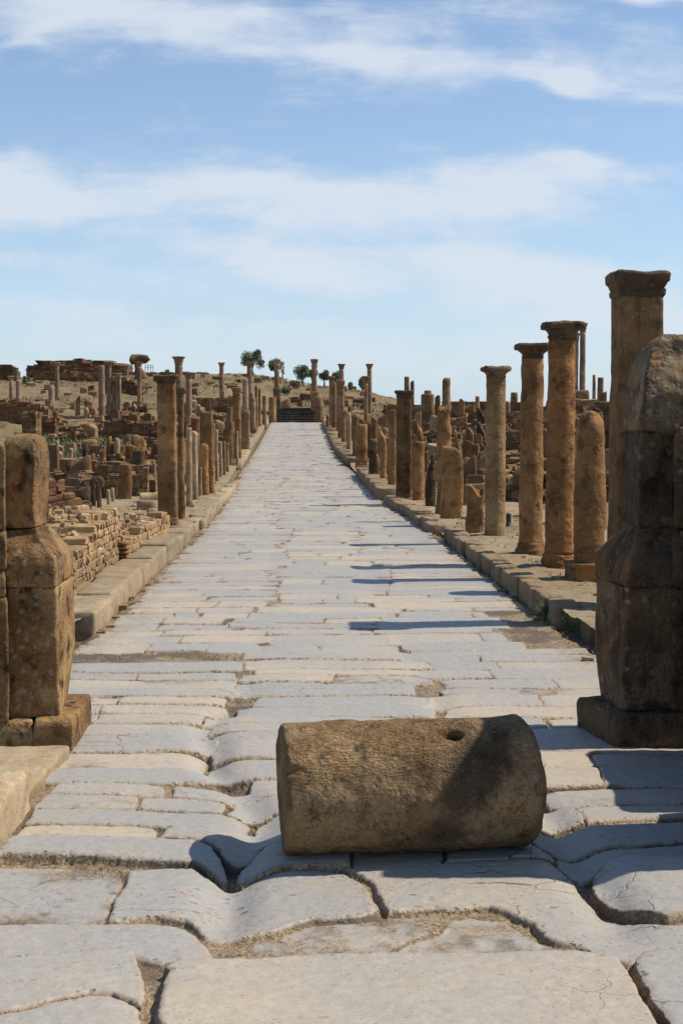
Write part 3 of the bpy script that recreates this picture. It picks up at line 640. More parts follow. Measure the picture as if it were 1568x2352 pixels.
def column(label, x0, x1, yt, yb, d=None, kind='plain', mat='sand', group=None, cap=None, base=0, ped=None, square=False, name=None, brk=None, capw=None, caph=None, dome=0, cat=None, rz=.035, taper=.07, amp=None, verge_=False):
    x, y, z0, w, h, dd_ = P(x0, x1, yt, yb, d)
    vz = VZ(x, y) - .04
    if z0 > vz: h += z0 - vz; z0 = vz
    if square: w /= 1 + abs((x0 + x1) / 2 - CX) / F; capw = capw and capw / (1 + abs((x0 + x1) / 2 - CX) / F)
    r = w / 2; far = dd_ > 40
    nm = name or ('square_pillar' if square else 'stone_column')
    m = M[mat]
    if brk is True: brk_ = (h * .55, min(.35*h, r * random.uniform(.4, 1.3)), r * random.uniform(-.5, .5), r * random.uniform(-.5, .5), 2.5/r)
    else: brk_ = brk
    if not (cap or base or ped):
        V, Fq = shaft_mesh(r, 0, h, dd_, square, brk_, taper, amp, dome)
        o = mk(nm, V, Fq, m, None, True, (x, y, z0), rz)
        return tag(o, label, cat or ('pillar' if square else 'column'), group)
    root = empty(nm, (x, y, z0), rz); tag(root, label, cat or ('pillar' if square else 'column'), group)
    b0 = 0
    if ped:                     # pedestal: px y of its top, width factor
        ph = at((x0+x1)/2, ped[0], y)[2] - z0; pw = r * ped[1]
        q = lambda a: quad(2*a, 2*a)
        sec = [(q(pw*1.1), 0), (q(pw*1.1), ph*.12), (q(pw), ph*.16), (q(pw), ph*.86), (q(pw*1.1), ph*.9), (q(pw*1.1), ph)]
        V, Fq = sweep(sec, 5, max(.03, res(dd_)), .01, 5, sd_(), 1); mk('pedestal', V, Fq, M['sand' if not far else 'sandfar'], root); b0 = ph
    if base:
        V, Fq = base_mesh(r, b0, base, dd_, square); mk('base', V, Fq, m, root); b0 += base - .004
    ch = caph or (r * 1.5 if cap != 'corinthian' else r * 2.6)
    top = h - (ch if cap else 0)
    V, Fq = shaft_mesh(r, b0, top + (.004 if cap else 0), dd_, square, None if cap else brk_, taper, amp, dome, neck=not square and cap is not None and not far); mk('shaft', V, Fq, m, root)
    if cap:
        V, Fq = cap_mesh(r * (1 - taper), top, ch, cap, dd_, capw and capw * dd_ / F / 2); mk('capital', V, Fq, M['cap'] if not far else m, root)
    return root
def block(label, x0, x1, yt, yb, d=None, mat='sand', group=None, depth=None, round_=.05, name='stone_block', brk=None, rz=None, taper=.03, cat='stone block', amp=.016):
    x, y, z0, w, h, dd_ = P(x0, x1, yt, yb, d)
    vz = VZ(x, y) - .04
    if z0 > vz: h += z0 - vz; z0 = vz
    dp = depth or w * random.uniform(.6, 1.0); w = max(w * .55, w - dp * abs((x0 + x1) / 2 - CX) / F)
    if brk is True: brk_ = (h * .5, h * random.uniform(.15, .4), h * random.uniform(-.2, .2), h * random.uniform(-.1, .1), 1.6 / w)
    else: brk_ = brk
    V, Fq = rbox(w, dp, h, round_ * max(w, .3) * 2, max(res(dd_) * 1.3, h/60), amp, 4, sd_(), brk_, taper)
    o = mk(name, V, Fq, M[mat], None, True, (x, y + dp * .3, z0), rz if rz is not None else random.uniform(-.06, .12))
    return tag(o, label, cat, group)
RG = 'columns and pillars along the shaded right kerb'; LG = 'columns and pillars along the sunlit left kerb'
# --- right row, nearest first
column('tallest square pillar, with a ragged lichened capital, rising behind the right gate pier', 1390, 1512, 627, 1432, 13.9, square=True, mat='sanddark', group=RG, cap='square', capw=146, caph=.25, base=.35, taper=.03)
column('thick round-topped column stump on a sloping pedestal, beside the tallest square pillar', 1313, 1388, 945, 1358, None, group=RG, mat='sand', ped=(1290, 1.32), dome=.2, taper=.1, amp=.018, name='column_stump', cat='column stump')
column('second tallest pillar of the row, round with a wide flat lichened capital', 1250, 1317, 740, 1326, None, group=RG, cap='tuscan', capw=91, caph=.22, base=.34, mat='sandred', amp=.009)
column('third tallest pillar of the shaded row, round with a chipped capital', 1190, 1245, 789, 1296, None, group=RG, cap='tuscan', capw=75, caph=.2, base=.34, mat='sand', amp=.009)
column('smooth round column with a neat flat capital, standing apart behind the low stump', 1111, 1160, 842, 1248, None, group=RG, cap='tuscan', capw=66, caph=.18, base=.14, mat='sandgrey', amp=.004)
block('low broken stump with a pale cavity in its top, leaning against the smooth round column', 1069, 1112, 1088, 1236, None, group=RG, brk=True, name='column_stump', cat='column stump')
block('broad weathered upright stone on a rough footing, between two broken columns', 1011, 1064, 1026, 1208, None, 'sand', RG, brk=True, name='upright_stone', cat='upright stone')
column('tall slender broken column with a ragged bleached edge, behind the broad upright stone', 1000, 1035, 930, 1195, 26.6, group=RG, brk=True, mat='sand', name='broken_column', amp=.025)
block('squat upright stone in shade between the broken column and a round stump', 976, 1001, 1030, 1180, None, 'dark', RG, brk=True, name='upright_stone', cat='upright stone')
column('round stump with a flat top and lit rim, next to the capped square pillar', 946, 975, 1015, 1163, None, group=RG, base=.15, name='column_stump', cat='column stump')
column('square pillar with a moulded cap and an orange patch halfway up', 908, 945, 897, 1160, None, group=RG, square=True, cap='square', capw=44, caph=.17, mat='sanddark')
column('plain square pillar in shade just behind the capped square pillar', 890, 909, 940, 1140, None, group=RG, square=True, brk=True, mat='sand')
block('upright stone with a chipped slanted top before the plain square pillar', 870, 890, 985, 1124, None, 'sand', RG, brk=True, name='upright_stone', cat='upright stone')
block('short flat-topped stone beside the chipped slanted one', 846, 868, 1008, 1112, None, 'dark', RG, name='upright_stone', cat='upright stone')
block('wide flat-topped block of the right row, broadest before the steps', 816, 844, 974, 1074, None, 'sand', RG, name='upright_stone', cat='upright stone')
column('round-headed stump behind the wide flat-topped block', 809, 824, 951, 1050, 55, group=RG, dome=.2, name='column_stump', cat='column stump')
column('stump with a pale rounded head, second of the pair behind the wide block', 795, 807, 947, 1046, None, group=RG, dome=.2, mat='pale', name='column_stump', cat='column stump')
column('square pillar with a dark cap near the far end of the right kerb', 772, 791, 873, 1000, 90, group=RG, square=True, cap='square', capw=21, caph=.55, mat='sandfar')
column('round column without capital, between two capped ones near the steps', 762, 772, 877, 990, 97, group=RG, mat='sandfar')
column('round column with a small capital, last of the right row before the steps', 755, 767, 864, 986, 102, group=RG, cap='tuscan', capw=16, caph=.5, mat='sandfar')
column('slim capped column standing clear behind the right row', 835, 845, 864, 968, 78, group=RG, cap='tuscan', capw=15, caph=.4, mat='sandfar')
for k, (a, b, c, e) in enumerate([(783, 795, 950, 1030), (775, 785, 962, 1018), (748, 757, 945, 990), (858, 874, 1030, 1112), (826, 842, 995, 1062), (955, 972, 965, 1100), (1040, 1058, 985, 1120)]):
    block('weathered upright stump filling a gap in the shaded right row', a, b, c, e, None, 'sand', 'low stumps in the right row', brk=True, name='stump', cat='stump')
# --- left row, nearest first
column('nearest square pillar of the left row, peeling, with a worn cap and moulded foot', 362, 410, 862, 1231, 23.4, square=True, mat='sand', group=LG, cap='square', capw=58, caph=.13, base=.36, taper=.04, amp=.012)
column('slender round column with a dark cap, close behind the nearest left pillar', 410, 426, 892, 1215, 25.2, group=LG, cap='tuscan', capw=21, caph=.16, base=.2, mat='sand')
column('thin broken shaft squeezed behind the nearest left pillar', 407, 416, 1011, 1205, 26, group=LG, name='broken_column', mat='pale')
column('round shaft with a broken top, first of two beside the rounded slab', 428, 443, 982, 1178, None, group=LG, base=.22, brk=True, name='broken_column', mat='pale')
column('round shaft with a broken top, second of two, touching the rounded slab', 442, 456, 990, 1165, None, group=LG, base=.2, brk=True, name='broken_column', mat='pale')
column('short thin post in front of the rounded slab', 456, 465, 1073, 1152, None, group=LG, name='stone_post', mat='pale', cat='post')
block('upright stone slab with a rounded top and sunlit edge', 457, 481, 1018, 1151, None, 'sand', LG, round_=.22, name='rounded_slab', cat='upright slab', depth=.3)
column('square pillar on a moulded pedestal beyond the rounded slab', 459, 493, 944, 1148, 33.6, square=True, group=LG, ped=(1078, 1.05), mat='sand', brk=(1.4, .15, .05, .05, 6))
for k, (a, b, c, e, lb) in enumerate([(494, 502, 985, 1110, 'thin upright shaft right behind the pedestalled pillar'), (503, 511, 1014, 1105, 'short post with a nicked top, first of the cluster past the pedestalled pillar'), (512, 519, 1012, 1100, 'short post with a round head, middle of the cluster'), (519, 527, 1016, 1095, 'short leaning post, last of the cluster')]):
    column(lb, a, b, c, e, 39 + 2*k, group=LG, brk=True, name='stone_post', cat='post', mat='pale')
block('wide stone jamb with a sloping shoulder in the left row', 510, 540, 968, 1060, 50, 'sand', LG, brk=True, name='stone_jamb', cat='jamb', depth=.5)
block('thin lit jamb next to the wide one', 540, 549, 990, 1060, 50, 'pale', LG, name='stone_jamb', cat='jamb')
column('square pillar with a worn cap between the jambs and the pedestalled shaft', 534, 555, 890, 1045, 54, square=True, cap='square', capw=25, caph=.3, group=LG, mat='sand')
column('grey round shaft standing on a tall square pedestal by the left kerb', 557, 572, 870, 1039, None, group=LG, ped=(947, 1.25), mat='pink', base=.1)
column('slim grey shaft on a small block at the kerb edge, before the steps', 577, 588, 914, 1006, None, group=LG, ped=(986, 1.3), mat='pink')
for k, (a, b, c, e, lb) in enumerate([(573, 584, 900, 1000, 'dark square post behind the slim grey shaft'), (585, 593, 885, 980, 'brown shaft with a bent head, near the far left kerb'), (593, 600, 893, 978, 'brown shaft with a lit edge, near the far left kerb'), (602, 613, 909, 966, 'stone post with a flat head on a square foot beside the steps')]):
    column(lb, a, b, c, e, 92 + 4*k, group=LG, square=k in (0, 3), mat='sandfar', name='stone_post', cat='post')
# stairs flanks, stairs, columns on the landing
def hw(px, d): return (px - CX) / F * d
st = empty('staircase', (hw(677, 122.4), 122.4, 1.12), .03); tag(st, 'dark stone steps closing the far end of the paved street', 'stairs')
SW, NS, RI = 3.7, 6, .215
for k in range(NS):
    V, Fq = rbox(SW, .42 * (NS - k) + 1.2, RI - .012, .02, .12, .012, 3, sd_())
    V[:, 1] += (.42 * (NS - k) + 1.2) / 2 + .42 * k; V[:, 2] += RI * k + .012
    o = mk('step', V, Fq, M['stair'], st)
column('capital-topped column on a grey pedestal, left of the steps', 630, 642, 825, 940, 124.5, cap='corinthian', capw=17, caph=1.0, ped=(891, 1.4), mat='pink', group='columns flanking the steps')
column('dark-streaked column on a dark pedestal, right of the steps', 716, 728, 825, 945, 124.5, cap='corinthian', capw=17, caph=1.0, ped=(899, 1.4), mat='pink', group='columns flanking the steps')
block('squared pier of stacked blocks flanking the steps on the left', 616, 635, 912, 970, 121.8, 'sandfar', 'blocks flanking the steps', name='flanking_block', depth=.9)
block('squared pier of stacked blocks flanking the steps on the right', 723, 742, 912, 970, 121.8, 'sandfar', 'blocks flanking the steps', name='flanking_block', depth=.9)
block('low wall end with a sloping top above the steps', 644, 668, 915, 936, 127, 'sandfar', None, brk=True, name='low_wall', cat='wall')
# far columns with capitals (forum colonnade)
FG = 'tall capital-topped columns of the far colonnade'
for (a, b, c, e, dd_, lb) in [(567, 580, 832, 935, 124, 'far column with a capital, standing before the largest tree'), (504, 515, 833, 920, 124, 'far column with a capital, alone between tree and rows on the left'),
    (842, 854, 836, 945, 124, 'far column with a capital, standing highest beyond the slim capped column'), (778, 790, 836, 945, 124, 'far column with a capital, rising behind the dark-capped square pillar'),
    (402, 421, 819, 940, 92, 'far column with a large flaring capital, rising behind the nearest left pillar'), (427, 442, 856, 974, 82, 'far column with a capital, just beyond the nearest left pillar'),
    (316, 327, 832, 967, 100, 'far column on a square stub beneath the mushroom-shaped masonry'), (127, 138, 833, 917, 122, 'far column with a capital on the grassy slope below the ruined fort'),
    (22, 32, 864, 921, 122, 'short far column at the photo edge, left of its plain neighbour')]:
    column(lb, a, b, c, e, dd_, cap='corinthian', capw=(b-a)*1.45, caph=(b-a)*.9*dd_/F, mat='pink', group=FG, ped=(928, 1.2) if a == 316 else None)
for (a, b, c, e, dd_, lb) in [(227, 243, 839, 971, 88, 'thickest plain shaft of the column cluster below the fort'), (37, 50, 872, 922, 120, 'plain thick shaft near the photo edge, on the grassy slope'), (112, 125, 886, 941, 108, 'headless shaft beside the sloping brick wall'),
    (927, 940, 865, 957, 86, 'short capped shaft showing above the capped square pillar'), (941, 951, 874, 957, 86, 'round-headed shaft beside the short capped one'), (1014, 1034, 866, 955, 72, 'broken square-cut shaft against the sky above the rubble field'),
    (1090, 1101, 910, 961, 70, 'thin stub before the long low wall'), (1158, 1171, 922, 961, 70, 'stub between the smooth column and its chipped neighbour'), (246, 251, 907, 960, 89, 'low thin shaft, first of the cluster below the fort'), (258, 267, 887, 960, 89, 'headless middle shaft of the cluster below the fort')]:
    column(lb, a, b, c, e, dd_, mat='pink' if a < 260 else 'sandfar', group='plain far shafts', brk=True if a in (1014, 941) else None)
for (a, b, c, e, dd_, lb) in [(245, 258, 831, 960, 89, 'capital-topped column, tallest of the cluster below the fort'), (265, 273, 857, 960, 89, 'slim column under a ragged piece of entablature'), (273, 280, 857, 960, 89, 'slim column at the outer end of the cluster')]:
    column(lb, a, b, c, e, dd_, cap='corinthian', capw=(b-a)*1.6, caph=.4, mat='pink', group='column cluster below the fort')
for (a, b, c, e, dd_, lb) in [(1316, 1327, 765, 884, 95, 'tall slender column with a capital, half hidden behind the second tallest pillar'), (1329, 1343, 742, 896, 95, 'tall slender column with a capital and a dark streak, standing on the podium')]:
    column(lb, a, b, c, e, dd_, cap='corinthian', capw=(b-a)*1.35, caph=.6, base=.25, mat='pink', group='tall slender columns on the podium')
block('stepped stone podium carrying the two tall slender columns', 1300, 1360, 896, 945, 95, 'sandfar', None, name='podium', cat='podium', depth=3.5, rz=0)
column('jagged thin stub standing on the podium wall', 1358, 1367, 860, 925, 93, mat='sandfar', square=True, brk=True, group='stubs by the podium', name='pillar_stub', cat='stub')
column('broader flat-headed stub next to the jagged one by the podium', 1369, 1386, 867, 925, 93, mat='sandfar', square=True, group='stubs by the podium', name='pillar_stub', cat='stub')
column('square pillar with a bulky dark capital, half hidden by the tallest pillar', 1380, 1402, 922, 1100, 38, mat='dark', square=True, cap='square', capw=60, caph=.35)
block('boulder-like block stacked on another, against the sky', 966, 998, 905, 935, 74, 'sandfar', None, depth=1, name='stacked_blocks', brk=None)
block('small cap stone topping the stacked blocks', 973, 992, 897, 906, 74, 'sandfar', None, depth=.5, name='cap_stone')
block('pair of stacked blocks left of the chipped-capital column', 1171, 1191, 901, 932, 80, 'sandfar', None, depth=.7, name='stacked_blocks')

# ------------------------------------------------------------------ gate piers
def ring4(fl, fr, br, bl): return np.array([fl, fr, br, bl])
def inset(q, k):
    c = q.mean(0); return c + (q - c) * k
def pier_part(name, secs, root, mat, amp, ns=26, step=.02, brk=None, rs=1):
    V, Fq = sweep(secs, ns, step, amp, 4.5, sd_(), rs, brk); return mk(name, V, Fq, M[mat], root)
def rel(q, o): return np.array(q) - np.array(o)
def pier_left():
    o = np.array((-1.93, 8.95)); root = empty('gate_pier', (o[0], o[1], 0)); tag(root, 'sunlit gate pier of worn stacked blocks with lichened face, at the left edge', 'gate pier', 'gate piers at the street entrance')
    fx = lambda px, d: (px - CX) / F * d
    Q = lambda pl, pr, prb, d0, d1: rel([(fx(pl, d0), d0), (fx(pr, d0), d0), (fx(prb, d1), d1), (fx(pl, d0) - .02, d1)], o)
    b = Q(66, 160, 203, 8.52, 9.35); pier_part('base_block', [(inset(b, .98), -.1), (b, 0), (b, .15), (inset(b, .97), .175), (inset(b, .93), .185)], root, 'pier', .008)
    d = Q(8, 128, 150, 8.64, 9.2); d2 = Q(8, 127, 166, 8.64, 9.28)
    pier_part('pedestal', [(inset(d, .97), .18), (d, .2), (d2, .55), (d2, .98), (inset(d2, .985), 1.005)], root, 'pier', .008)
    c0 = Q(6, 125, 166, 8.62, 9.28); c1 = Q(6, 82, 114, 8.75, 9.22)
    pier_part('cornice_block', [(inset(c0, .985), 1.008), (c0, 1.02), (c0, 1.15), (inset(c0, .97), 1.19), (c1 * .45 + c0 * .55, 1.25), (c1, 1.33), (c1, 1.36)], root, 'pier', .010)
    s = Q(6, 80, 114, 8.76, 9.2); pier_part('shaft_block', [(inset(s, .985), 1.365), (s, 1.385), (s, 1.82), (inset(s, .95), 1.89), (inset(s, .82), 1.935), (inset(s, .5), 1.955)], root, 'pier', .010)
    # neighbouring half column to the outside, its edge just inside the frame
    s = Q(-120, 11, 14, 8.55, 9.1)
    for z0, z1 in ((.16, .95), (.955, 1.12), (1.125, 1.36), (1.365, 1.9)):
        q = s if z0 < .96 else inset(s, .985)
        pier_part('attached_block', [(inset(q, .97), z0), (q, z0 + .025), (q, z1 - .03), (inset(q, .97), z1)], root, 'pier', .009)
    q = Q(-160, 70, 74, 8.55, 9.1); pier_part('footing', [(q, -.1), (q, .1), (inset(q, .9), .165)], root, 'pier', .03)
pier_left()
def pier_right():
    o = np.array((2.0, 9.0)); root = empty('gate_pier', (o[0], o[1], 0)); tag(root, 'dark shaded gate pier of three stacked lichened blocks, at the right edge', 'gate pier', 'gate piers at the street entrance')
    fx = lambda px, d: (px - CX) / F * d
    Q = lambda pl, plb, pr, d0, d1: rel([(fx(pl, d0), d0), (fx(pr, d0), d0), (fx(pr, d1) , d1), (fx(plb, d1), d1)], o)
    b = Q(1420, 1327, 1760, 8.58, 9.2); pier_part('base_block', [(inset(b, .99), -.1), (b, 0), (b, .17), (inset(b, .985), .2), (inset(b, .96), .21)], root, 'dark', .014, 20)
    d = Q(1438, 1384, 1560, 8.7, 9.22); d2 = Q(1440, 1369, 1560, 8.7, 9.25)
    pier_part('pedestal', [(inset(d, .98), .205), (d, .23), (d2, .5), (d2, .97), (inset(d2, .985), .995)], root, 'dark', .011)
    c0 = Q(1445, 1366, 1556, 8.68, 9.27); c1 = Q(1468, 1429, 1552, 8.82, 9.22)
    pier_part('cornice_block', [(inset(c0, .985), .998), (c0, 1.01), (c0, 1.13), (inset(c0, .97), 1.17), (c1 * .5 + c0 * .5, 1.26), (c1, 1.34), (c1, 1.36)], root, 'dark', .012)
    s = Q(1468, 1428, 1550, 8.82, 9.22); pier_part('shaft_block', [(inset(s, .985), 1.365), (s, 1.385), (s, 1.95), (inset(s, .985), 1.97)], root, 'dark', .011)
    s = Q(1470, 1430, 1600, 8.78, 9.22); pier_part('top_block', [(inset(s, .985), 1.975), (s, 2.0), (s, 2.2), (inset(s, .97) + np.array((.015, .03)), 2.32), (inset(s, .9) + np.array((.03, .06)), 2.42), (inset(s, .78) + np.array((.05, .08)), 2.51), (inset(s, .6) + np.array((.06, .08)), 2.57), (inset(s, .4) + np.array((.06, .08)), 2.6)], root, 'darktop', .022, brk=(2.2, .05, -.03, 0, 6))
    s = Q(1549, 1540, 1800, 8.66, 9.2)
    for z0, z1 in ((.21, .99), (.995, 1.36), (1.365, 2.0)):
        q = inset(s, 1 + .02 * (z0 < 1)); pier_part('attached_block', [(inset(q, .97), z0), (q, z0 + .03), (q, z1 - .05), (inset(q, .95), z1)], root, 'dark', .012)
    # low wall that links it to the nearer pier of the gate
pier_right()
o_ = bpy.data.objects['gate_pier.001']
V, Fq = rbox(.7, 1.3, 1.45, .06, .06, .02, 4, 77.7); mk('link_wall', V, Fq, M['dark'], o_, True, (2.85 - o_.location.x, 7.95 - o_.location.y, -.05))
# nearer pier of the same gate, outside the frame; its shadow crosses the paving
root = empty('gate_pier', (2.35, 6.7, 0)); tag(root, 'dark gate pier whose shadow falls across the paving beside the drum', 'gate pier', 'gate piers at the street entrance')
q = quad(1.1, .95); pier_part('base_block', [(q, -.1), (q, .2), (inset(q, .97), .22)], root, 'dark', .015)
q = quad(.9, .78); pier_part('shaft_block', [(q, .215), (q, 1.3), (q, 2.1), (inset(q, .9), 2.35), (inset(q, .6), 2.5)], root, 'dark', .012)
# low footing blocks left front
p = atz(0, 1900); block_z = .24
V, Fq = rbox(.62, 1.1, .34, .03, .02, .010, 6, sd_()); o = mk('footing_block', V, Fq, M['kerb'], None, True, (-1.66 - .31, 6.8, -.13), 0); tag(o, 'pale low footing block with a sunlit face, at the bottom left edge', 'footing block')
V, Fq = rbox(.62, 1.0, .2, .02, .02, .010, 6, sd_()); o = mk('footing_slab', V, Fq, M['kerb'], None, True, (-1.99, 7.92, -.14), -.03); tag(o, 'flat worn stone slab between the gate pier and the pale footing block', 'slab')

# ------------------------------------------------------------------ fallen drum
def drum():
    Lx, Rr = 1.245, .314; nl, nc = 150, 220
    us = np.linspace(0, 1, nl); th = np.linspace(0, 2*math.pi, nc, endpoint=False); V = []
    prof = []
    for u in us:
        s = u * Lx; e0 = max(0, 1 - s / .018); e1 = max(0, (s - (Lx - .09)) / .09)
        prof.append((s, Rr * (1 - .06 * e0**2) * (1 - .17 * e1**2.2) * (1 - .012*math.sin(u*7))))
    rings = [(0.0, Rr*.05), (0.0, Rr*.5), (0.0, Rr*.8)] + prof + [(Lx + .005, Rr*.55), (Lx + .01, Rr*.05)]
    for s, r in rings:
        V.append(np.stack([np.full(nc, s), r * np.cos(th), r * np.sin(th)], -1))
    V = np.concatenate(V); n = len(rings)
    Fs = [(i*nc + j, i*nc + (j+1) % nc, (i+1)*nc + (j+1) % nc, (i+1)*nc + j) for i in range(n-1) for j in range(nc)]
    Fs += [tuple(range(nc))[::-1], tuple(range((n-1)*nc, n*nc))]
    # the upper third was dressed with a point chisel: short furrows across the drum
    ang = np.arctan2(V[:, 2], V[:, 1]); top = np.exp(-((ang - math.pi*.62) / .55) ** 2)
    fur = vnoise(V[:,0]*26, ang*34, 0*ang, 4) * .002 + vnoise(V[:,0]*60, ang*60, 0*ang, 5) * .0016
    rad = np.hypot(V[:,1], V[:,2]) + 1e-6; k = 1 + (fur * (.35 + top)) / Rr
    V[:,1] *= k; V[:,2] *= k
    V = rough(V, .012, 3.2, 5.5, 3); V = rough(V, .003, 22, 8.5, 2)
    # right end badly chipped
    ch = sstep(Lx - .16, Lx, V[:,0]); V[:,0] -= ch * .035 * (1 + vnoise(V[:,0]*3, V[:,1]*6, V[:,2]*6, 9)); 
    # lewis hole on top
    ha = math.pi * .655; hx = .79; dl = ((V[:,0] - hx) / .042) ** 2 + ((ang - ha) * Rr / .028) ** 2; dl = dl * (1 + .5 * vnoise(V[:,0] * 30, ang * 12, 0 * ang, 77))
    V[:,1:] *= (1 - .28 * np.exp(-dl ** 2))[:, None]
    # nick in the left rim
    dn = ((V[:,0]) / .05) ** 2 + ((ang - math.pi*.83) * Rr / .02) ** 2; V[:,1:] *= (1 - .12 * np.exp(-dn))[:, None]
    o = mk('column_drum', V, Fs, M['drum'], None, True, (-.283, 6.49, .318), 0.117)
    tag(o, 'large fallen column drum lying across the paved street, brown and chisel-marked', 'column drum')
drum()
def tube(pts, r, n=6):
    V, Fs = [], []
    pts = [Vector(p) for p in pts]
    for i, p in enumerate(pts):
        dv = (pts[min(i+1, len(pts)-1)] - pts[max(i-1, 0)]).normalized(); a = dv.orthogonal().normalized(); b = dv.cross(a)
        rr_ = r if not callable(r) else r(i / (len(pts)-1))
        for k in range(n): V.append(tuple(p + (a * math.cos(6.2832*k/n) + b * math.sin(6.2832*k/n)) * rr_))
    for i in range(len(pts)-1):
        for k in range(n): Fs.append((i*n+k, i*n+(k+1) % n, (i+1)*n+(k+1) % n, (i+1)*n+k))
    return V, Fs
V, Fq = tube([at(1217, 1962, 6.45), at(1224, 1930, 6.45), at(1236, 1840, 6.46), at(1242, 1780, 6.5), at(1252, 1755, 6.55)], .0018)
tag(mk('wire', V, Fq, M['black']), 'thin loose wire hanging past the chipped end of the fallen drum', 'wire')

# ------------------------------------------------------------------ rubble walls
def stone_mesh(l, w, h, det, seed):
    if det:
        j = lambda a: quad(l*a, w*a) + (RNG.rand(4, 2) - .5) * np.array((l, w)) * .10
        V, Fq = sweep([(j(.86), 0), (j(1), h*.14), (j(1), h*.84), (j(.84), h)], 2, h, min(l, h)*.07, 11, seed, 0, None, True, 2, 2)
        return V, Fq
    V = np.array([(sx*l/2, sy*w/2, z) for z in (0, h) for sx, sy in ((-1,-1),(1,-1),(1,1),(-1,1))], float)
    V += (RNG.rand(8, 3) - .5) * np.array((l, w, h)) * .28
    return V, [(0,3,2,1),(4,5,6,7),(0,1,5,4),(1,2,6,5),(2,3,7,6),(3,0,4,7)]
def wall(label, a, b, hp, thick, sl, shh, mat, det=False, name='rubble_wall', topn=1.0, zb=None, cat='wall', group=None, skipback=True, zoff=-.08):
    """a, b: ends of the front face on the ground; hp: heights along the run; the stones are the pattern of one wall"""
    a, b = np.array(a[:2]), np.array(b[:2]); L = np.linalg.norm(b - a); u = (b - a) / L; nrm = np.array((-u[1], u[0]))     # nrm points to the back
    Vs, Fs, cols, off = [], [], [], 0
    def hgt(s): return np.interp(s / L, np.linspace(0, 1, len(hp)), hp)
    def add(V, Fq, c):
        nonlocal off
        Vs.append(V); Fs.extend([tuple(i + off for i in f) for f in Fq]); off += len(V); cols.append(np.tile(c, (len(V), 1)))
    def colr():
        g = random.uniform(.72, 1.12); return np.array((g, g * random.uniform(.9, 1.03), g * random.uniform(.82, 1.06)))
    z = 0; row = 0; hm = max(hp)
    while z < hm:
        hh = shh * random.uniform(.8, 1.2)
        for face in ((0, 1) if not skipback else (0,)):
            s = -random.uniform(0, sl)
            while s < L:
                l = sl * random.uniform(.6, 1.5); m_ = min(max(s + l/2, 0), L); lim = hgt(m_) + random.uniform(-.5, .4) * shh
                if z + hh * .5 < lim and s + l > 0:
                    s0, s1 = max(s, 0), min(s + l, L)
                    if s1 - s0 > .25 * l:
                        w_ = thick * random.uniform(.25, .4) if det else thick * .5
                        V, Fq = stone_mesh(s1 - s0 - .002, w_, hh * random.uniform(.94, 1.04), det, random.uniform(0, 99))
                        cy = w_/2 + random.uniform(-.06, .06) * shh if face == 0 else thick - w_/2
                        V = V + np.array(((s0 + s1)/2, cy, z)); add(V, Fq, colr())
                s += l
        for e in (0, 1):                                  # end faces
            s = .3 * sl
            while s < thick - .3 * sl and det:
                l = sl * random.uniform(.6, 1.3); se = 0 if e == 0 else L
                if z + hh * .5 < hgt(se): 
                    V, Fq = stone_mesh(.5 * sl, l, hh * .94, det, random.uniform(0, 99)); V = V + np.array((se + (.2 if e == 0 else -.2) * sl + random.uniform(-.08, .08)*sl, s + l/2, z)); add(V, Fq, colr())
                s += l
        z += hh; row += 1
    # rubble top
    n = int(L * thick / (sl * sl * .9) * topn)
    for _ in range(n):
        s, c = random.uniform(.02, .98) * L, random.uniform(.12, .95) * thick; l = sl * random.uniform(.45, 1.3)
        V, Fq = stone_mesh(l, l * random.uniform(.5, .9), shh * random.uniform(.5, 1.15), det, random.uniform(0, 99))
        an = random.uniform(0, 3.14); ca, sa = math.cos(an), math.sin(an); V = np.stack([V[:,0]*ca - V[:,1]*sa, V[:,0]*sa + V[:,1]*ca, V[:,2]], -1)
        V = V + np.array((s, c, hgt(s) - shh * random.uniform(.55, 1.15))); add(V, Fq, colr())
    # mortar core
    m = max(3, int(L / (sl * 2))); ss = np.linspace(.02, L - .02, m); ins = .25 * shh
    core = []
    for s in ss:
        h_ = max(.02, hgt(s) - shh * .55); core += [(s, ins, -.1), (s, ins, h_), (s, thick - ins * .2, h_), (s, thick - ins * .2, -.1)]
    cf = [(4*i + k, 4*i + (k+1) % 4, 4*i + 4 + (k+1) % 4, 4*i + 4 + k) for i in range(m-1) for k in range(4)] + [(0, 1, 2, 3), (4*m-1, 4*m-2, 4*m-3, 4*m-4)]
    add(np.array(core), cf, np.array((.75, .72, .68)))
    V = np.concatenate(Vs); C = np.concatenate(cols)
    za = VZ(*a) if zb is None else zb; zb_ = VZ(*b) if zb is None else zb
    W = np.stack([u[0]*V[:,0] + nrm[0]*V[:,1], u[1]*V[:,0] + nrm[1]*V[:,1], V[:,2] + (zb_ - za) * V[:,0] / L], -1)
    o = mk(name, W, Fs, M[mat], None, False, (a[0], a[1], za + zoff))
    ca_ = o.data.color_attributes.new('var', 'FLOAT_COLOR', 'POINT'); cc = np.ones((len(V), 4), np.float32); cc[:, :3] = C; ca_.data.foreach_set('color', cc.ravel())
    return tag(o, label, cat, group)
# near left walls: the run a->b goes towards the viewer so that the outer face looks at the street
A, B = atz(277, 1286, .15), atz(128, 1384, .15)
wall('long low wall of small yellow stone courses beside the left kerb', B, A, [.38, .44, .54, .66, .76, .80], 1.05, .11, .10, 'rubble', True, topn=.7)
w1 = wall('lower crumbling wall of yellow rubble with red bricks at its near end', atz(280, 1287, .15), atz(391, 1229, .15), [.34, .32, .36, .40, .46, .42], .6, .13, .10, 'rubble', True, topn=1.0)
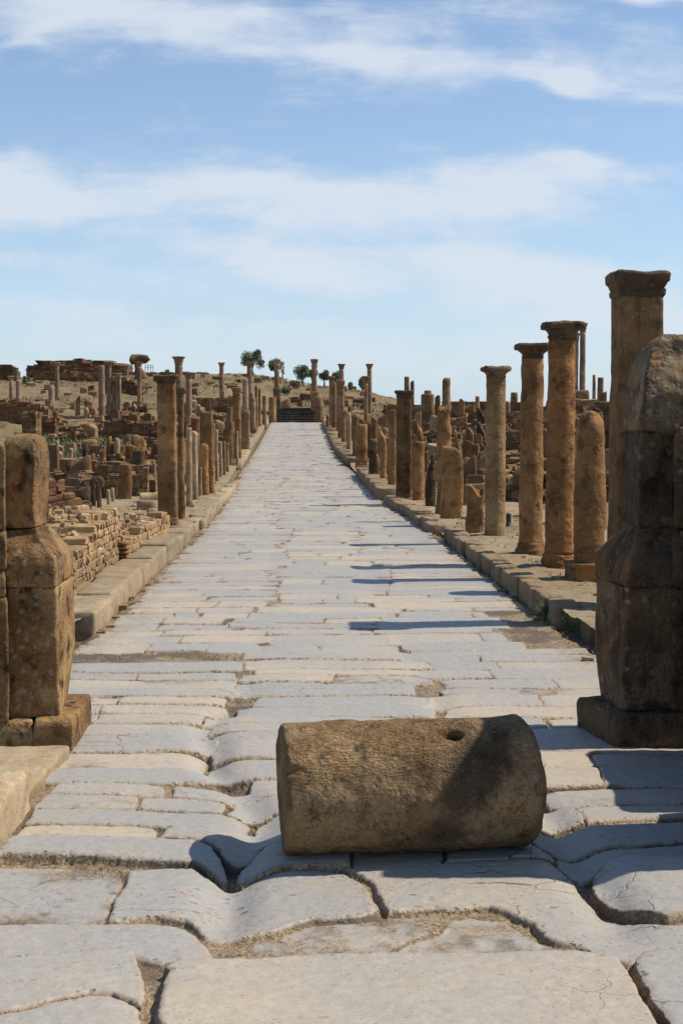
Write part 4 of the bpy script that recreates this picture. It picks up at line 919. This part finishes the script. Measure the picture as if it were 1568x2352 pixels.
# red bricks set in the near end of the second wall
ub = (atz(280, 1287, .15) - atz(391, 1229, .15)); ub /= np.linalg.norm(ub)
for k in range(5):
    V, Fq = stone_mesh(.16, .13, .045, True, sd_()); q = atz(284 + (k % 2) * 2, 1287, .15)
    o = mk('brick', V, Fq, M['redbrick'], w1, True, (q[0] - w1.location.x + .0, q[1] - w1.location.y, .06 + k * .058), math.atan2(ub[1], ub[0]) + random.uniform(-.1, .1))
wall('ruined wall end with orange plaster, sloping down behind the yellow stone wall', atz(100, 1203, .1), atz(238, 1197, .1), [.85, .82, .66, .5, .3, .1], .55, .2, .12, 'brick', True, topn=1.0)
wall('sunlit rubble wall running back behind the leaning orthostat', atz(306, 1143, .1), atz(360, 1086, .2), [.55, .5, .5, .45], .5, .25, .15, 'rubble', True, topn=.8)
# far walls, facing the viewer
def fwall(label, x0, x1, ytl, ytr, yb, d, thick, sl, shh, mat='rubfar', name='ruined_wall', group=None, mid=(), topn=.7):
    a, b = at(x0, yb, d), at(x1, yb, d)
    za = min(a[2], float(Z(a[0], d)), float(Z(b[0], d))) - .05
    hs = [at(x0, ytl, d)[2] - za] + [at((x0+x1)/2, m, d)[2] - za for m in mid] + [at(x1, ytr, d)[2] - za]
    return wall(label, a, b, [max(.1, h) for h in hs], thick, sl, shh, mat, False, name, topn, za, zoff=0, group=group)
LW = 'ruined walls on the left slope'; RW = 'ruined walls of the right field'
fwall('long brick wall with a ragged sloping top, at the left edge below the slope', -40, 112, 918, 940, 984, 78, 1.2, .4, .14, 'brick', group=LW, mid=(921, 920, 926))
fwall('short wall with a bright broken end, before the long brick wall', 52, 84, 950, 948, 1012, 60, 1.2, .35, .14, 'rubfar', group=LW, mid=(946,))
fwall('reddish lower brick wall beside the bright broken wall end', 84, 128, 950, 962, 985, 63, .8, .4, .12, 'brick', group=LW)
fwall('low retaining wall of large flat blocks under the grassy slope', 80, 228, 919, 921, 940, 116, 1, .9, .3, 'rubfar', group=LW)
fwall('very low red brick wall before the column cluster', 160, 214, 966, 968, 984, 84, .8, .4, .12, 'brick', group=LW)
fwall('overgrown dark retaining wall with weeds at its foot', 88, 240, 979, 983, 1012, 64, .9, .4, .18, 'rubfar', group=LW, mid=(982, 985))
fwall('stepped brick wall below the column cluster, taller middle', 238, 362, 966, 970, 1020, 61, .9, .4, .14, 'brick', group=LW, mid=(962, 972, 968))
fwall('wall of big blocks behind the rounded slab', 350, 470, 975, 972, 1030, 66, .9, .5, .2, 'rubfar', group=LW, mid=(985,))
fwall('low brick wall on the slope near the far columns', 430, 545, 915, 912, 935, 112, .9, .6, .2, 'rubfar', group=LW)
fwall('ruined fort wall crowning the hill, big jagged mass of brick', 62, 292, 842, 836, 872, 168, 5, .9, .3, 'brick', 'ruined_fort', mid=(832, 828, 829, 822, 830, 828, 834))
fwall('lower terrace wall in front of the fort', 78, 228, 858, 853, 886, 156, 2, .9, .3, 'brick', group=LW, mid=(852, 853))
fwall('long low wall along the hilltop right of the fort', 290, 512, 851, 860, 876, 172, 2, 1.0, .35, 'brick', group=LW, mid=(858, 853, 856))
fwall('broken fort stub at the left edge with a notch', -14, 37, 838, 850, 872, 160, 2.5, .8, .3, 'brick', group=LW, mid=(837, 838, 838))
fwall('rubble slope below the hilltop wall', 240, 330, 868, 885, 925, 130, 4, .8, .35, 'rubfar', group=LW, mid=(872,))
fwall('long low wall of large blocks on the skyline beyond the rubble field', 1028, 1200, 929, 929, 966, 72, .8, 1.0, .35, 'rubfar', group=RW)
fwall('low wall joining the podium, behind the capped columns', 1195, 1420, 926, 924, 960, 80, .9, .9, .35, 'rubfar', group=RW)
fwall('wall of blocks between the stacked blocks and the capped pillar', 880, 1030, 925, 930, 960, 82, .9, .9, .3, 'rubfar', group=RW)
# mushroom-shaped masonry remnant
m0 = P(310, 330, 815, 868, 160)
root = empty('masonry_remnant', (m0[0], m0[1], m0[2])); tag(root, 'mushroom-shaped lump of old masonry on a thin stem, on the hilltop', 'masonry remnant')
px1 = 160 / F
sec = [(quad(30*px1, 30*px1, 6*px1), 0), (quad(26*px1, 24*px1, 3*px1), 12*px1), (quad(14*px1, 14*px1), 22*px1), (quad(15*px1, 14*px1, -1*px1), 32*px1), (quad(24*px1, 18*px1, -3*px1), 36*px1)]
V, Fq = sweep(sec, 6, .25, .16, .9, sd_(), 2); mk('stem', V, Fq, M['brick'], root)
sec = [(quad(20*px1, 16*px1, -6*px1), 34*px1), (quad(34*px1, 24*px1, 0), 38*px1), (quad(48*px1, 26*px1, 3*px1), 45*px1), (quad(44*px1, 24*px1, 2*px1), 52*px1), (quad(24*px1, 16*px1, -6*px1), 56*px1)]
V, Fq = sweep(sec, 8, .2, .2, .8, sd_(), 2); mk('cap', V, Fq, M['brick'], root)
for o in root.children: 
    a_ = o.data.color_attributes.new('var', 'FLOAT_COLOR', 'POINT'); a_.data.foreach_set('color', np.full(len(o.data.vertices)*4, .85, np.float32))
# hilltop railing
def railing(x0, x1, y, d, label):
    a, b = at(x0, y + 14, d), at(x1, y + 14, d); root = empty('railing', (a[0], d, a[2] - .4)); tag(root, label, 'railing', 'metal railings on the hilltop'); L = b[0] - a[0]; hh = 14 * d / F + .4
    n = max(3, int(L / .45))
    for k in range(n + 1):
        V, Fq = tube([(L*k/n, 0, 0), (L*k/n, 0, hh)], .035, 5); mk('post', V, Fq, M['metal'], root)
    for z in (hh, hh - .28):
        V, Fq = tube([(0, 0, z), (L, 0, z)], .03, 5); mk('rail', V, Fq, M['metal'], root)
railing(287, 310, 840, 161, 'pale metal railing left of the mushroom-shaped masonry')
railing(334, 352, 839, 161, 'pale metal railing right of the mushroom-shaped masonry')

# ------------------------------------------------------------------ left middle ground, named stones
MG = 'standing stones of the left ruins'
for (a, b, c, e, dd_, mt, kind, lb) in [
 (272, 304, 1067, 1160, None, 'sand', 0, 'tall leaning orthostat with a sunlit edge, beside the lying column'),
 (303, 333, 1035, 1092, 37, 'dark', 0, 'broad dark block standing behind the leaning orthostat'),
 (200, 222, 1042, 1093, 42, 'sand', 1, 'upright stone on the rubble wall, first right of the low dark slab'),
 (226, 246, 1022, 1085, 44, 'sand', 1, 'pointed upright stone next to the one on the rubble wall'),
 (128, 143, 1055, 1090, 42, 'dark', 0, 'low dark slab standing among rubble near the gate pier'),
 (118, 139, 1085, 1103, 34, 'dark', 0, 'small dark squared block lying beside the gate pier'),
 (203, 242, 1093, 1150, 31, 'dark', 2, 'round-cornered upright slab behind the broken gable stones'),
 (173, 210, 1111, 1150, 29, 'dark', 1, 'broken gable-shaped stone, broadest of three'),
 (209, 222, 1112, 1160, 28.5, 'dark', 1, 'broken gable-shaped stone, narrow middle one of three'),
 (221, 235, 1112, 1170, 28, 'dark', 1, 'broken gable-shaped stone, tallest of three, in front'),
 (242, 255, 1125, 1165, 29, 'pale', 0, 'low sunlit orthostat, first in the short row'),
 (254, 265, 1120, 1163, 30, 'pale', 0, 'low sunlit orthostat, middle of the short row'),
 (264, 274, 1118, 1160, 31, 'pale', 0, 'low sunlit orthostat, last of the short row'),
 (242, 258, 1002, 1050, 47, 'sand', 1, 'upright stone with a lit shoulder below the stepped brick wall'),
 (260, 278, 1006, 1050, 47, 'pale', 2, 'round-cornered stone next to the one with the lit shoulder'),
 (302, 324, 1008, 1050, 45, 'sand', 1, 'pointed stone left of the nearest left pillar'),
 (318, 332, 1006, 1040, 48, 'pale', 2, 'pale rounded stone behind the pointed one'),
 (185, 205, 1020, 1060, 45, 'dark', 1, 'dark broken stone near the weeds'),
 (155, 171, 1028, 1062, 45, 'pale', 2, 'pale rounded stone standing among green weeds'),
 (125, 137, 1012, 1050, 50, 'pale', 2, 'slim rounded stone among green weeds'),
 (262, 284, 1040, 1062, 44, 'sand', 0, 'squared block lying flat on a rubble wall'),
 (192, 206, 937, 962, 90, 'pale', 2, 'round-topped stone below the retaining wall, left one of two'),
 (208, 226, 937, 962, 90, 'sand', 2, 'round-topped stone below the retaining wall, right one of two'),
 (120, 137, 943, 975, 84, 'sand', 2, 'tall rounded stone beside the reddish lower brick wall'),
 (290, 304, 920, 955, 95, 'pale', 1, 'crooked upright stone beside the column on a square stub'),
 (305, 316, 925, 958, 95, 'pale', 1, 'thin crooked stone next to the column on a square stub'),
 (346, 360, 955, 978, 84, 'sand', 0, 'square block at the foot of the far columns')]:
    block(lb, a, b, c, e, dd_, mt, MG, brk=True if kind == 1 else None, round_=.2 if kind == 2 else .05, name='standing_stone', cat='standing stone', depth=(b-a)*(dd_ or 30)/F*.7)
def lying(label, x0, x1, y, d, r, mat, rz, name='lying_column'):
    a = at(x0, y, d); L = (x1 - x0) * d / F; z0 = VZ(a[0] + L/2, d)
    sec = [(circ(r*.95), 0), (circ(r), .03), (circ(r), L - .03), (circ(r*.95), L)]; V, Fq = sweep(sec, 2, .06, .012, 5, sd_(), 1)
    V = np.stack([V[:, 2], V[:, 1], V[:, 0] + r], -1); o = mk(name, V, [f[::-1] for f in Fq], M[mat], None, True, (a[0], d, z0 - .02), rz); return tag(o, label, 'fallen column')
lying('pale fallen column shaft lying behind the nearest left pillar', 321, 375, 1130, 30, .12, 'pale', .1)
block('long low step slab behind the nearest left pillar', 310, 364, 1150, 1163, 27.5, 'pale', None, name='step_slab', cat='slab', depth=.5, rz=0)
block('low slab at the foot of the nearest left pillar', 333, 364, 1168, 1182, 25, 'pale', None, name='step_slab', cat='slab', depth=.4, rz=0)

# ------------------------------------------------------------------ ruins fields: many individual stones and wall stretches
pool = []
for k in range(14):
    V, Fq = rbox(1.0, random.uniform(.6, 1.0), 1.0, random.choice((.05, .07, .12)), .11, .022, 3.2, 200 + k*3.3, (.5, random.choice((.03, .1, .3)), random.uniform(-.15, .15), random.uniform(-.1, .1), 2), random.choice((.0, .05, .1)))
    me = bpy.data.meshes.new('ruin_stone'); me.from_pydata([tuple(v) for v in V], [], Fq); me.polygons.foreach_set('use_smooth', [True]*len(me.polygons))
    me.materials.append(M[('sandfar', 'sandfar', 'sand', 'sandfar', 'dark', 'pale')[k % 6]]); pool.append(me)
def fstone(x, d, w_, h_, label, group):
    o = bpy.data.objects.new('ruin_stone', random.choice(pool)); COL.objects.link(o); z = VZ(x, d) - .05
    o.location = (x, d, z); o.scale = (w_, w_ * random.uniform(.7, 1.1), h_ + .05); o.rotation_euler = (random.uniform(-.04, .04), random.uniform(-.05, .05), random.uniform(-.3, .3))
    return tag(o, label, 'ruin stone', group)
rr2 = random.Random(21)
def field(side, n, dmin, dmax, pxmin, pxmax, label, group):
    k = 0
    while k < n:
        d = dmin * (dmax/dmin) ** rr2.random(); px = rr2.uniform(pxmin, pxmax); x = (px - CX) / F * d
        t_ = x - float(cen(d))
        if abs(t_) < 3.4: continue
        h_ = rr2.choice((.25, .35, .5, .6, .8, 1.1)) * rr2.uniform(.7, 1.2) * (1.0 if d < 70 else 1.25); w_ = rr2.uniform(.25, .6)
        fstone(x, d, w_, h_, label, group); k += 1
field(-1, 125, 36, 108, 112, 560, 'small worn stone standing among the ruins left of the street', 'small stones of the left ruins')
field(1, 150, 29, 75, 860, 1420, 'small worn stone standing among the ruins right of the street', 'small stones of the right ruins')
for k in range(70):
    d_ = rr2.uniform(126, 178); p_ = rr2.uniform(60, 880); fstone((p_ - CX) / F * d_, d_, rr2.uniform(.4, 1.3), rr2.uniform(.25, .7), 'low weathered block lying on the grassy hillside', 'blocks on the hillside')
def wfield(n, dmin, dmax, pxmin, pxmax, label, group, seed):
    q = random.Random(seed)
    for k in range(n):
        d = dmin + (dmax - dmin) * (k + q.random()) / n; px = q.uniform(pxmin, pxmax); x = (px - CX) / F * d; L = q.uniform(1.4, 4.5)
        if x - float(cen(d)) < 0: x = min(x, float(cen(d)) - 3.6 - L/2)
        else: x = max(x, float(cen(d)) + 3.6 + L/2)
        an = q.choice((0, 0, 0, 1.35)) + q.uniform(-.08, .08); ux, uy = math.cos(an)*L/2, math.sin(an)*L/2; h = q.uniform(.3, .75)
        wall(label, (x - ux, d - uy), (x + ux, d + uy), [h * q.uniform(.5, 1.1) for _ in range(5)], q.uniform(.45, .7), .32, .15, q.choice(('rubfar', 'rubfar', 'brick')), False, 'rubble_wall', .9, None, 'wall', group)
wfield(62, 31, 104, 112, 520, 'low crumbling rubble wall among the ruins left of the street', 'rubble walls of the left ruins', 5)
wfield(72, 29.5, 72, 930, 1420, 'low crumbling rubble wall among the ruins right of the street', 'rubble walls of the right ruins', 6)

for side, n_, lab, grp in ((1, 46, 'weathered upright stump filling a gap in the shaded right row', 'low stumps in the right row'), (-1, 30, 'low weathered stump filling a gap in the sunlit left row', 'low stumps in the left row')):
    for k in range(n_):
        d_ = 33 * (112 / 33) ** ((k + rr2.random()) / n_) if side > 0 else 36 * (112 / 36) ** ((k + rr2.random()) / n_)
        x_ = (RIGHT(d_) + .75 + rr2.uniform(0, .7)) if side > 0 else (LEFT(d_) - .75 - rr2.uniform(0, .7))
        h_ = rr2.choice((.7, 1.0, 1.3, 1.6, 2.0)) * rr2.uniform(.8, 1.1) * (.65 if d_ < 42 else 1); w_ = rr2.uniform(.28, .42); r_ = w_ / 2
        if k % 3:
            V, Fq = rbox(w_, w_ * rr2.uniform(.7, 1), h_, .04, max(.03, res(d_)), .012, 5, sd_(), (h_ * .5, h_ * .25, rr2.uniform(-.1, .1), 0, 4), .05); 
        else: V, Fq = shaft_mesh(r_, 0, h_, d_, False, (h_ * .6, .12, rr2.uniform(-.06, .06), 0, 6))
        tag(mk('stump', V, Fq, M[rr2.choice(('sand', 'sandgrey', 'sandred', 'sanddark'))], None, True, (x_, d_, VZ(x_, d_) - .05), rr2.uniform(-.1, .1)), lab, 'stump', grp)
# ------------------------------------------------------------------ trees, weeds, grass
def leaves(n, cen_, rad, size, rng, flat=1.0):
    V, Fs = [], []
    for k in range(n):
        v = rng.normal(0, 1, 3); v /= np.linalg.norm(v); q = cen_ + v * rad * (rng.rand() ** .45)
        a = rng.normal(0, 1, 3); a /= np.linalg.norm(a); b = np.cross(a, rng.normal(0, 1, 3)); b /= np.linalg.norm(b); s = size * rng.uniform(.6, 1.4)
        i = len(V); V += [q - a*s, q + b*s*.5, q + a*s, q - b*s*.5]; Fs.append((i, i+1, i+2, i+3))
    return V, Fs
def tree(label, x0, x1, yt, yb, d, clumps, group='trees on the hilltop', dead=False):
    x, y, z0, w_, h, _ = P(x0, x1, yt, yb, d); rng = np.random.RandomState(int(x0 * 7) % 1000)
    root = empty('tree', (x, y, z0)); tag(root, label, 'tree', group)
    tr = h * .03 + .05; V, Fq = tube([(0, 0, 0), (w_*.03, 0, h*.2), (-w_*.02, 0, h*.42), (w_*.02, 0, h*.75)], lambda u: tr * (1 - .75*u), 8); 
    for k in range(7):
        a = rng.uniform(0, 6.28); z1 = h * rng.uniform(.3, .5); e = (math.cos(a)*w_*.36, math.sin(a)*w_*.36, h * rng.uniform(.55, .9))
        v2, f2 = tube([(0, 0, z1), (e[0]*.5, e[1]*.5, (z1 + e[2])/2 + .03*h), e], lambda u: tr * .5 * (1 - .8*u), 5); o_ = len(V); V += v2; Fq += [tuple(i + o_ for i in f) for f in f2]
    mk('trunk', V, Fq, M['bark'], root)
    V, Fs = [], []
    for (cx, cz, r) in clumps:
        for k in range(3):
            c = np.array((cx * w_ + rng.uniform(-.12, .12)*w_, rng.uniform(-.3, .3) * w_, cz * h + rng.uniform(-.06, .06)*h)); rad = np.array((r*w_*1.1, r*w_, r*h*.85)) * rng.uniform(.6, 1.1)
            v2, f2 = leaves(230 if not dead else 24, c, rad, .10 if not dead else .07, rng); o_ = len(V); V += v2; Fs += [tuple(i + o_ for i in f) for f in f2]
    mk('crown', V, Fs, M['leaf'], root, False)
tree('largest olive tree on the hilltop, with two rounded heads', 553, 605, 802, 872, 178, [(-.25, .78, .22), (-.05, .72, .25), (.22, .75, .24), (.3, .55, .2), (-.25, .58, .2), (.2, .9, .12)])
tree('slanting tree behind the column left of the steps', 612, 651, 818, 874, 178, [(-.2, .7, .24), (.1, .75, .26), (.25, .6, .22), (-.28, .55, .16)])
tree('thin leafless young tree beside the slanting tree', 642, 655, 838, 872, 176, [(0, .7, .3), (.2, .5, .2)], dead=True)
tree('broad dense tree on the hillside left of the dark-streaked column', 675, 712, 832, 882, 172, [(-.2, .6, .28), (.15, .68, .26), (0, .4, .28), (.28, .45, .22)])
tree('ragged tree just behind the dark-streaked column', 703, 730, 840, 886, 172, [(-.1, .6, .28), (.2, .65, .25), (.1, .4, .2)])
tree('open-branched tree right of the dark-streaked column', 731, 757, 845, 889, 174, [(-.2, .6, .24), (.15, .68, .24), (.25, .5, .2)])
tree('tree partly hidden by the far capital-topped column', 759, 786, 845, 892, 174, [(-.15, .6, .26), (.15, .65, .28), (0, .4, .24)])
tree('small round bush-like tree low on the hill', 798, 813, 874, 898, 172, [(0, .55, .36), (.05, .35, .34)])
tree('small tree partly hidden by the slim capped column', 823, 840, 864, 904, 172, [(-.15, .6, .32), (.1, .4, .3), (.1, .75, .25)])
def tuft(name, x, y, z, n, h, spread, mat, label=None, cat=None, kind=None, width=.004, group=None):
    V, Fs = [], []
    for k in range(n):
        a = random.uniform(0, 6.28); l = h * random.uniform(.5, 1.1); sp = spread * random.uniform(.2, 1); bx, by = random.gauss(0, spread*.25), random.gauss(0, spread*.25)
        px = -math.sin(a) * width, math.cos(a) * width; i = len(V)
        for u in (0, .5, 1.0):
            cx, cy, cz = bx + math.cos(a)*sp*u**1.5, by + math.sin(a)*sp*u**1.5, l*u*(1 - .15*u)
            ww = 1 - .8*u; V += [(cx - px[0]*ww, cy - px[1]*ww, cz), (cx + px[0]*ww, cy + px[1]*ww, cz)]
        Fs += [(i, i+1, i+3, i+2), (i+2, i+3, i+5, i+4)]
    o = mk(name, V, Fs, M[mat], None, False, (x, y, z)); return tag(o, label, cat, group, kind)
p = gz(1253, 1418); tuft('weed', p[0], p[1], -.02, 90, .24, .12, 'weed', 'green feathery weed growing against the kerb face, larger of two', 'weed', group='green weeds at the right kerb')
p = gz(1308, 1448); tuft('weed', p[0], p[1], -.02, 70, .2, .12, 'weed', 'spiky green weed in the notch between two kerb stones', 'weed', group='green weeds at the right kerb')
def scatter(name, n, fn, mat, h, width, kind='stuff'):
    V, Fs = [], []
    for k in range(n):
        x, y, z = fn()
        for b in range(5):
            a = random.uniform(0, 6.28); l = h * random.uniform(.4, 1.1); px = -math.sin(a)*width, math.cos(a)*width; i = len(V); e = random.uniform(.2, .9) * l
            V += [(x - px[0], y - px[1], z), (x + px[0], y + px[1], z), (x + math.cos(a)*e, y + math.sin(a)*e, z + l)]; Fs.append((i, i+1, i+2))
    return tag(mk(name, V, Fs, M[mat], None, False), kind=kind)
def edge_pt():
    d = random.uniform(10, 45) if random.random() < .8 else random.uniform(45, 110); 
    x = LEFT(d) + random.gauss(.04, .05) if random.random() < .5 else RIGHT(d) + random.gauss(-.02, .06); return x, d, float(zstreet(d)) - .03
scatter('dry_grass', 1500, edge_pt, 'straw', .06, .004)
def joint_pt():
    q = random.random()
    if q < .5: d = random.gauss(11.85, .05); return random.uniform(LEFT(d) + .1, rl0(d)), d, -.03
    if q < .75: d = random.uniform(5.4, 11.5); return rl0(d) + random.gauss(0, .04), d, -.10
    d = random.uniform(5.4, 11.5); return rr0(d) + random.gauss(0, .04), d, -.10
scatter('joint_grass', 260, joint_pt, 'straw', .035, .003)
def verge_pt():
    d = random.uniform(11, 60); s = random.uniform(.4, 2.0); x = LEFT(d) - s if random.random() < .5 else RIGHT(d) + s; return x, d, VZ(x, d)
scatter('verge_grass', 1100, verge_pt, 'straw', .09, .005)
def hill_pt():
    while True:
        d = random.uniform(108, 182); px = random.uniform(0, 900); x = (px - CX)/F*d
        if (abs(x - cen(d)) > 5 or d > 129) and float(n2(x * .13, d * .13, 17)) > random.uniform(-.35, .35): return x, d, float(Z(x, d)) - .05
scatter('hillside_grass', 3200, hill_pt, 'drygrass', .22, .04)
scatter('hillside_scrub', 420, hill_pt, 'scrub', .4, .06)
def pebbles(n, fn, mat):
    Vs, Fs, off = [], [], 0
    for k in range(n):
        x, y, z = fn(); sz = random.uniform(.015, .05) * random.choice((1, 1, 1, 2)); V, Fq = stone_mesh(sz, sz * random.uniform(.6, 1), sz * .6, False, 1)
        Vs.append(V + np.array((x, y, z - .005))); Fs += [tuple(i + off for i in f) for f in Fq]; off += 8
    return tag(mk('loose_gravel', np.concatenate(Vs), Fs, M[mat], None, False), kind='stuff')
pebbles(900, verge_pt, 'pale'); pebbles(250, edge_pt, 'pale')
def weed_pt():
    d = random.uniform(44, 62); px = random.uniform(90, 250); x = (px - CX)/F*d; return x, d, float(Z(x, d)) - .05
scatter('green_weeds', 900, weed_pt, 'scrub', .5, .04)
def shrub(x0, x1, yt, yb, d, label):
    x, y, z0, w_, h, _ = P(x0, x1, yt, yb, d); rng = np.random.RandomState(int(x0)); V, Fs = leaves(500, np.array((0, 0, h*.45)), np.array((w_*.5, w_*.4, h*.5)), .14, rng)
    tag(mk('shrub', V, Fs, M['leaf'], None, False, (x, y, z0)), label, 'shrub', 'shrubs on the hillside')
shrub(30, 40, 840, 868, 158, 'dark shrub growing on the broken fort stub'); shrub(52, 72, 862, 880, 150, 'green shrub below the fort at the left')
shrub(645, 668, 885, 902, 150, 'dark low shrub on the bare slope above the steps'); shrub(545, 560, 900, 912, 140, 'small shrub beside the far colonnade')
# bollard-like post between the columns
x, y, z0, w_, h, _ = P(1161, 1173, 1182, 1212, 24); V, Fq = sweep([(circ(w_/2, 12), 0), (circ(w_/2, 12), h - .02), (circ(w_*.45, 12), h)], 1, .05, 0, 1, 1, 0); root = empty('bin', (x, y, z0)); tag(root, 'small black cylindrical bin on the gravel between two columns', 'bin'); mk('body', V, Fq, M['black'], root)
V, Fq = sweep([(circ(w_*.54, 12), h - .03), (circ(w_*.54, 12), h + .01), (circ(w_*.4, 12), h + .025)], 1, .05, 0, 1, 1, 0); mk('rim', V, Fq, M['black'], root)
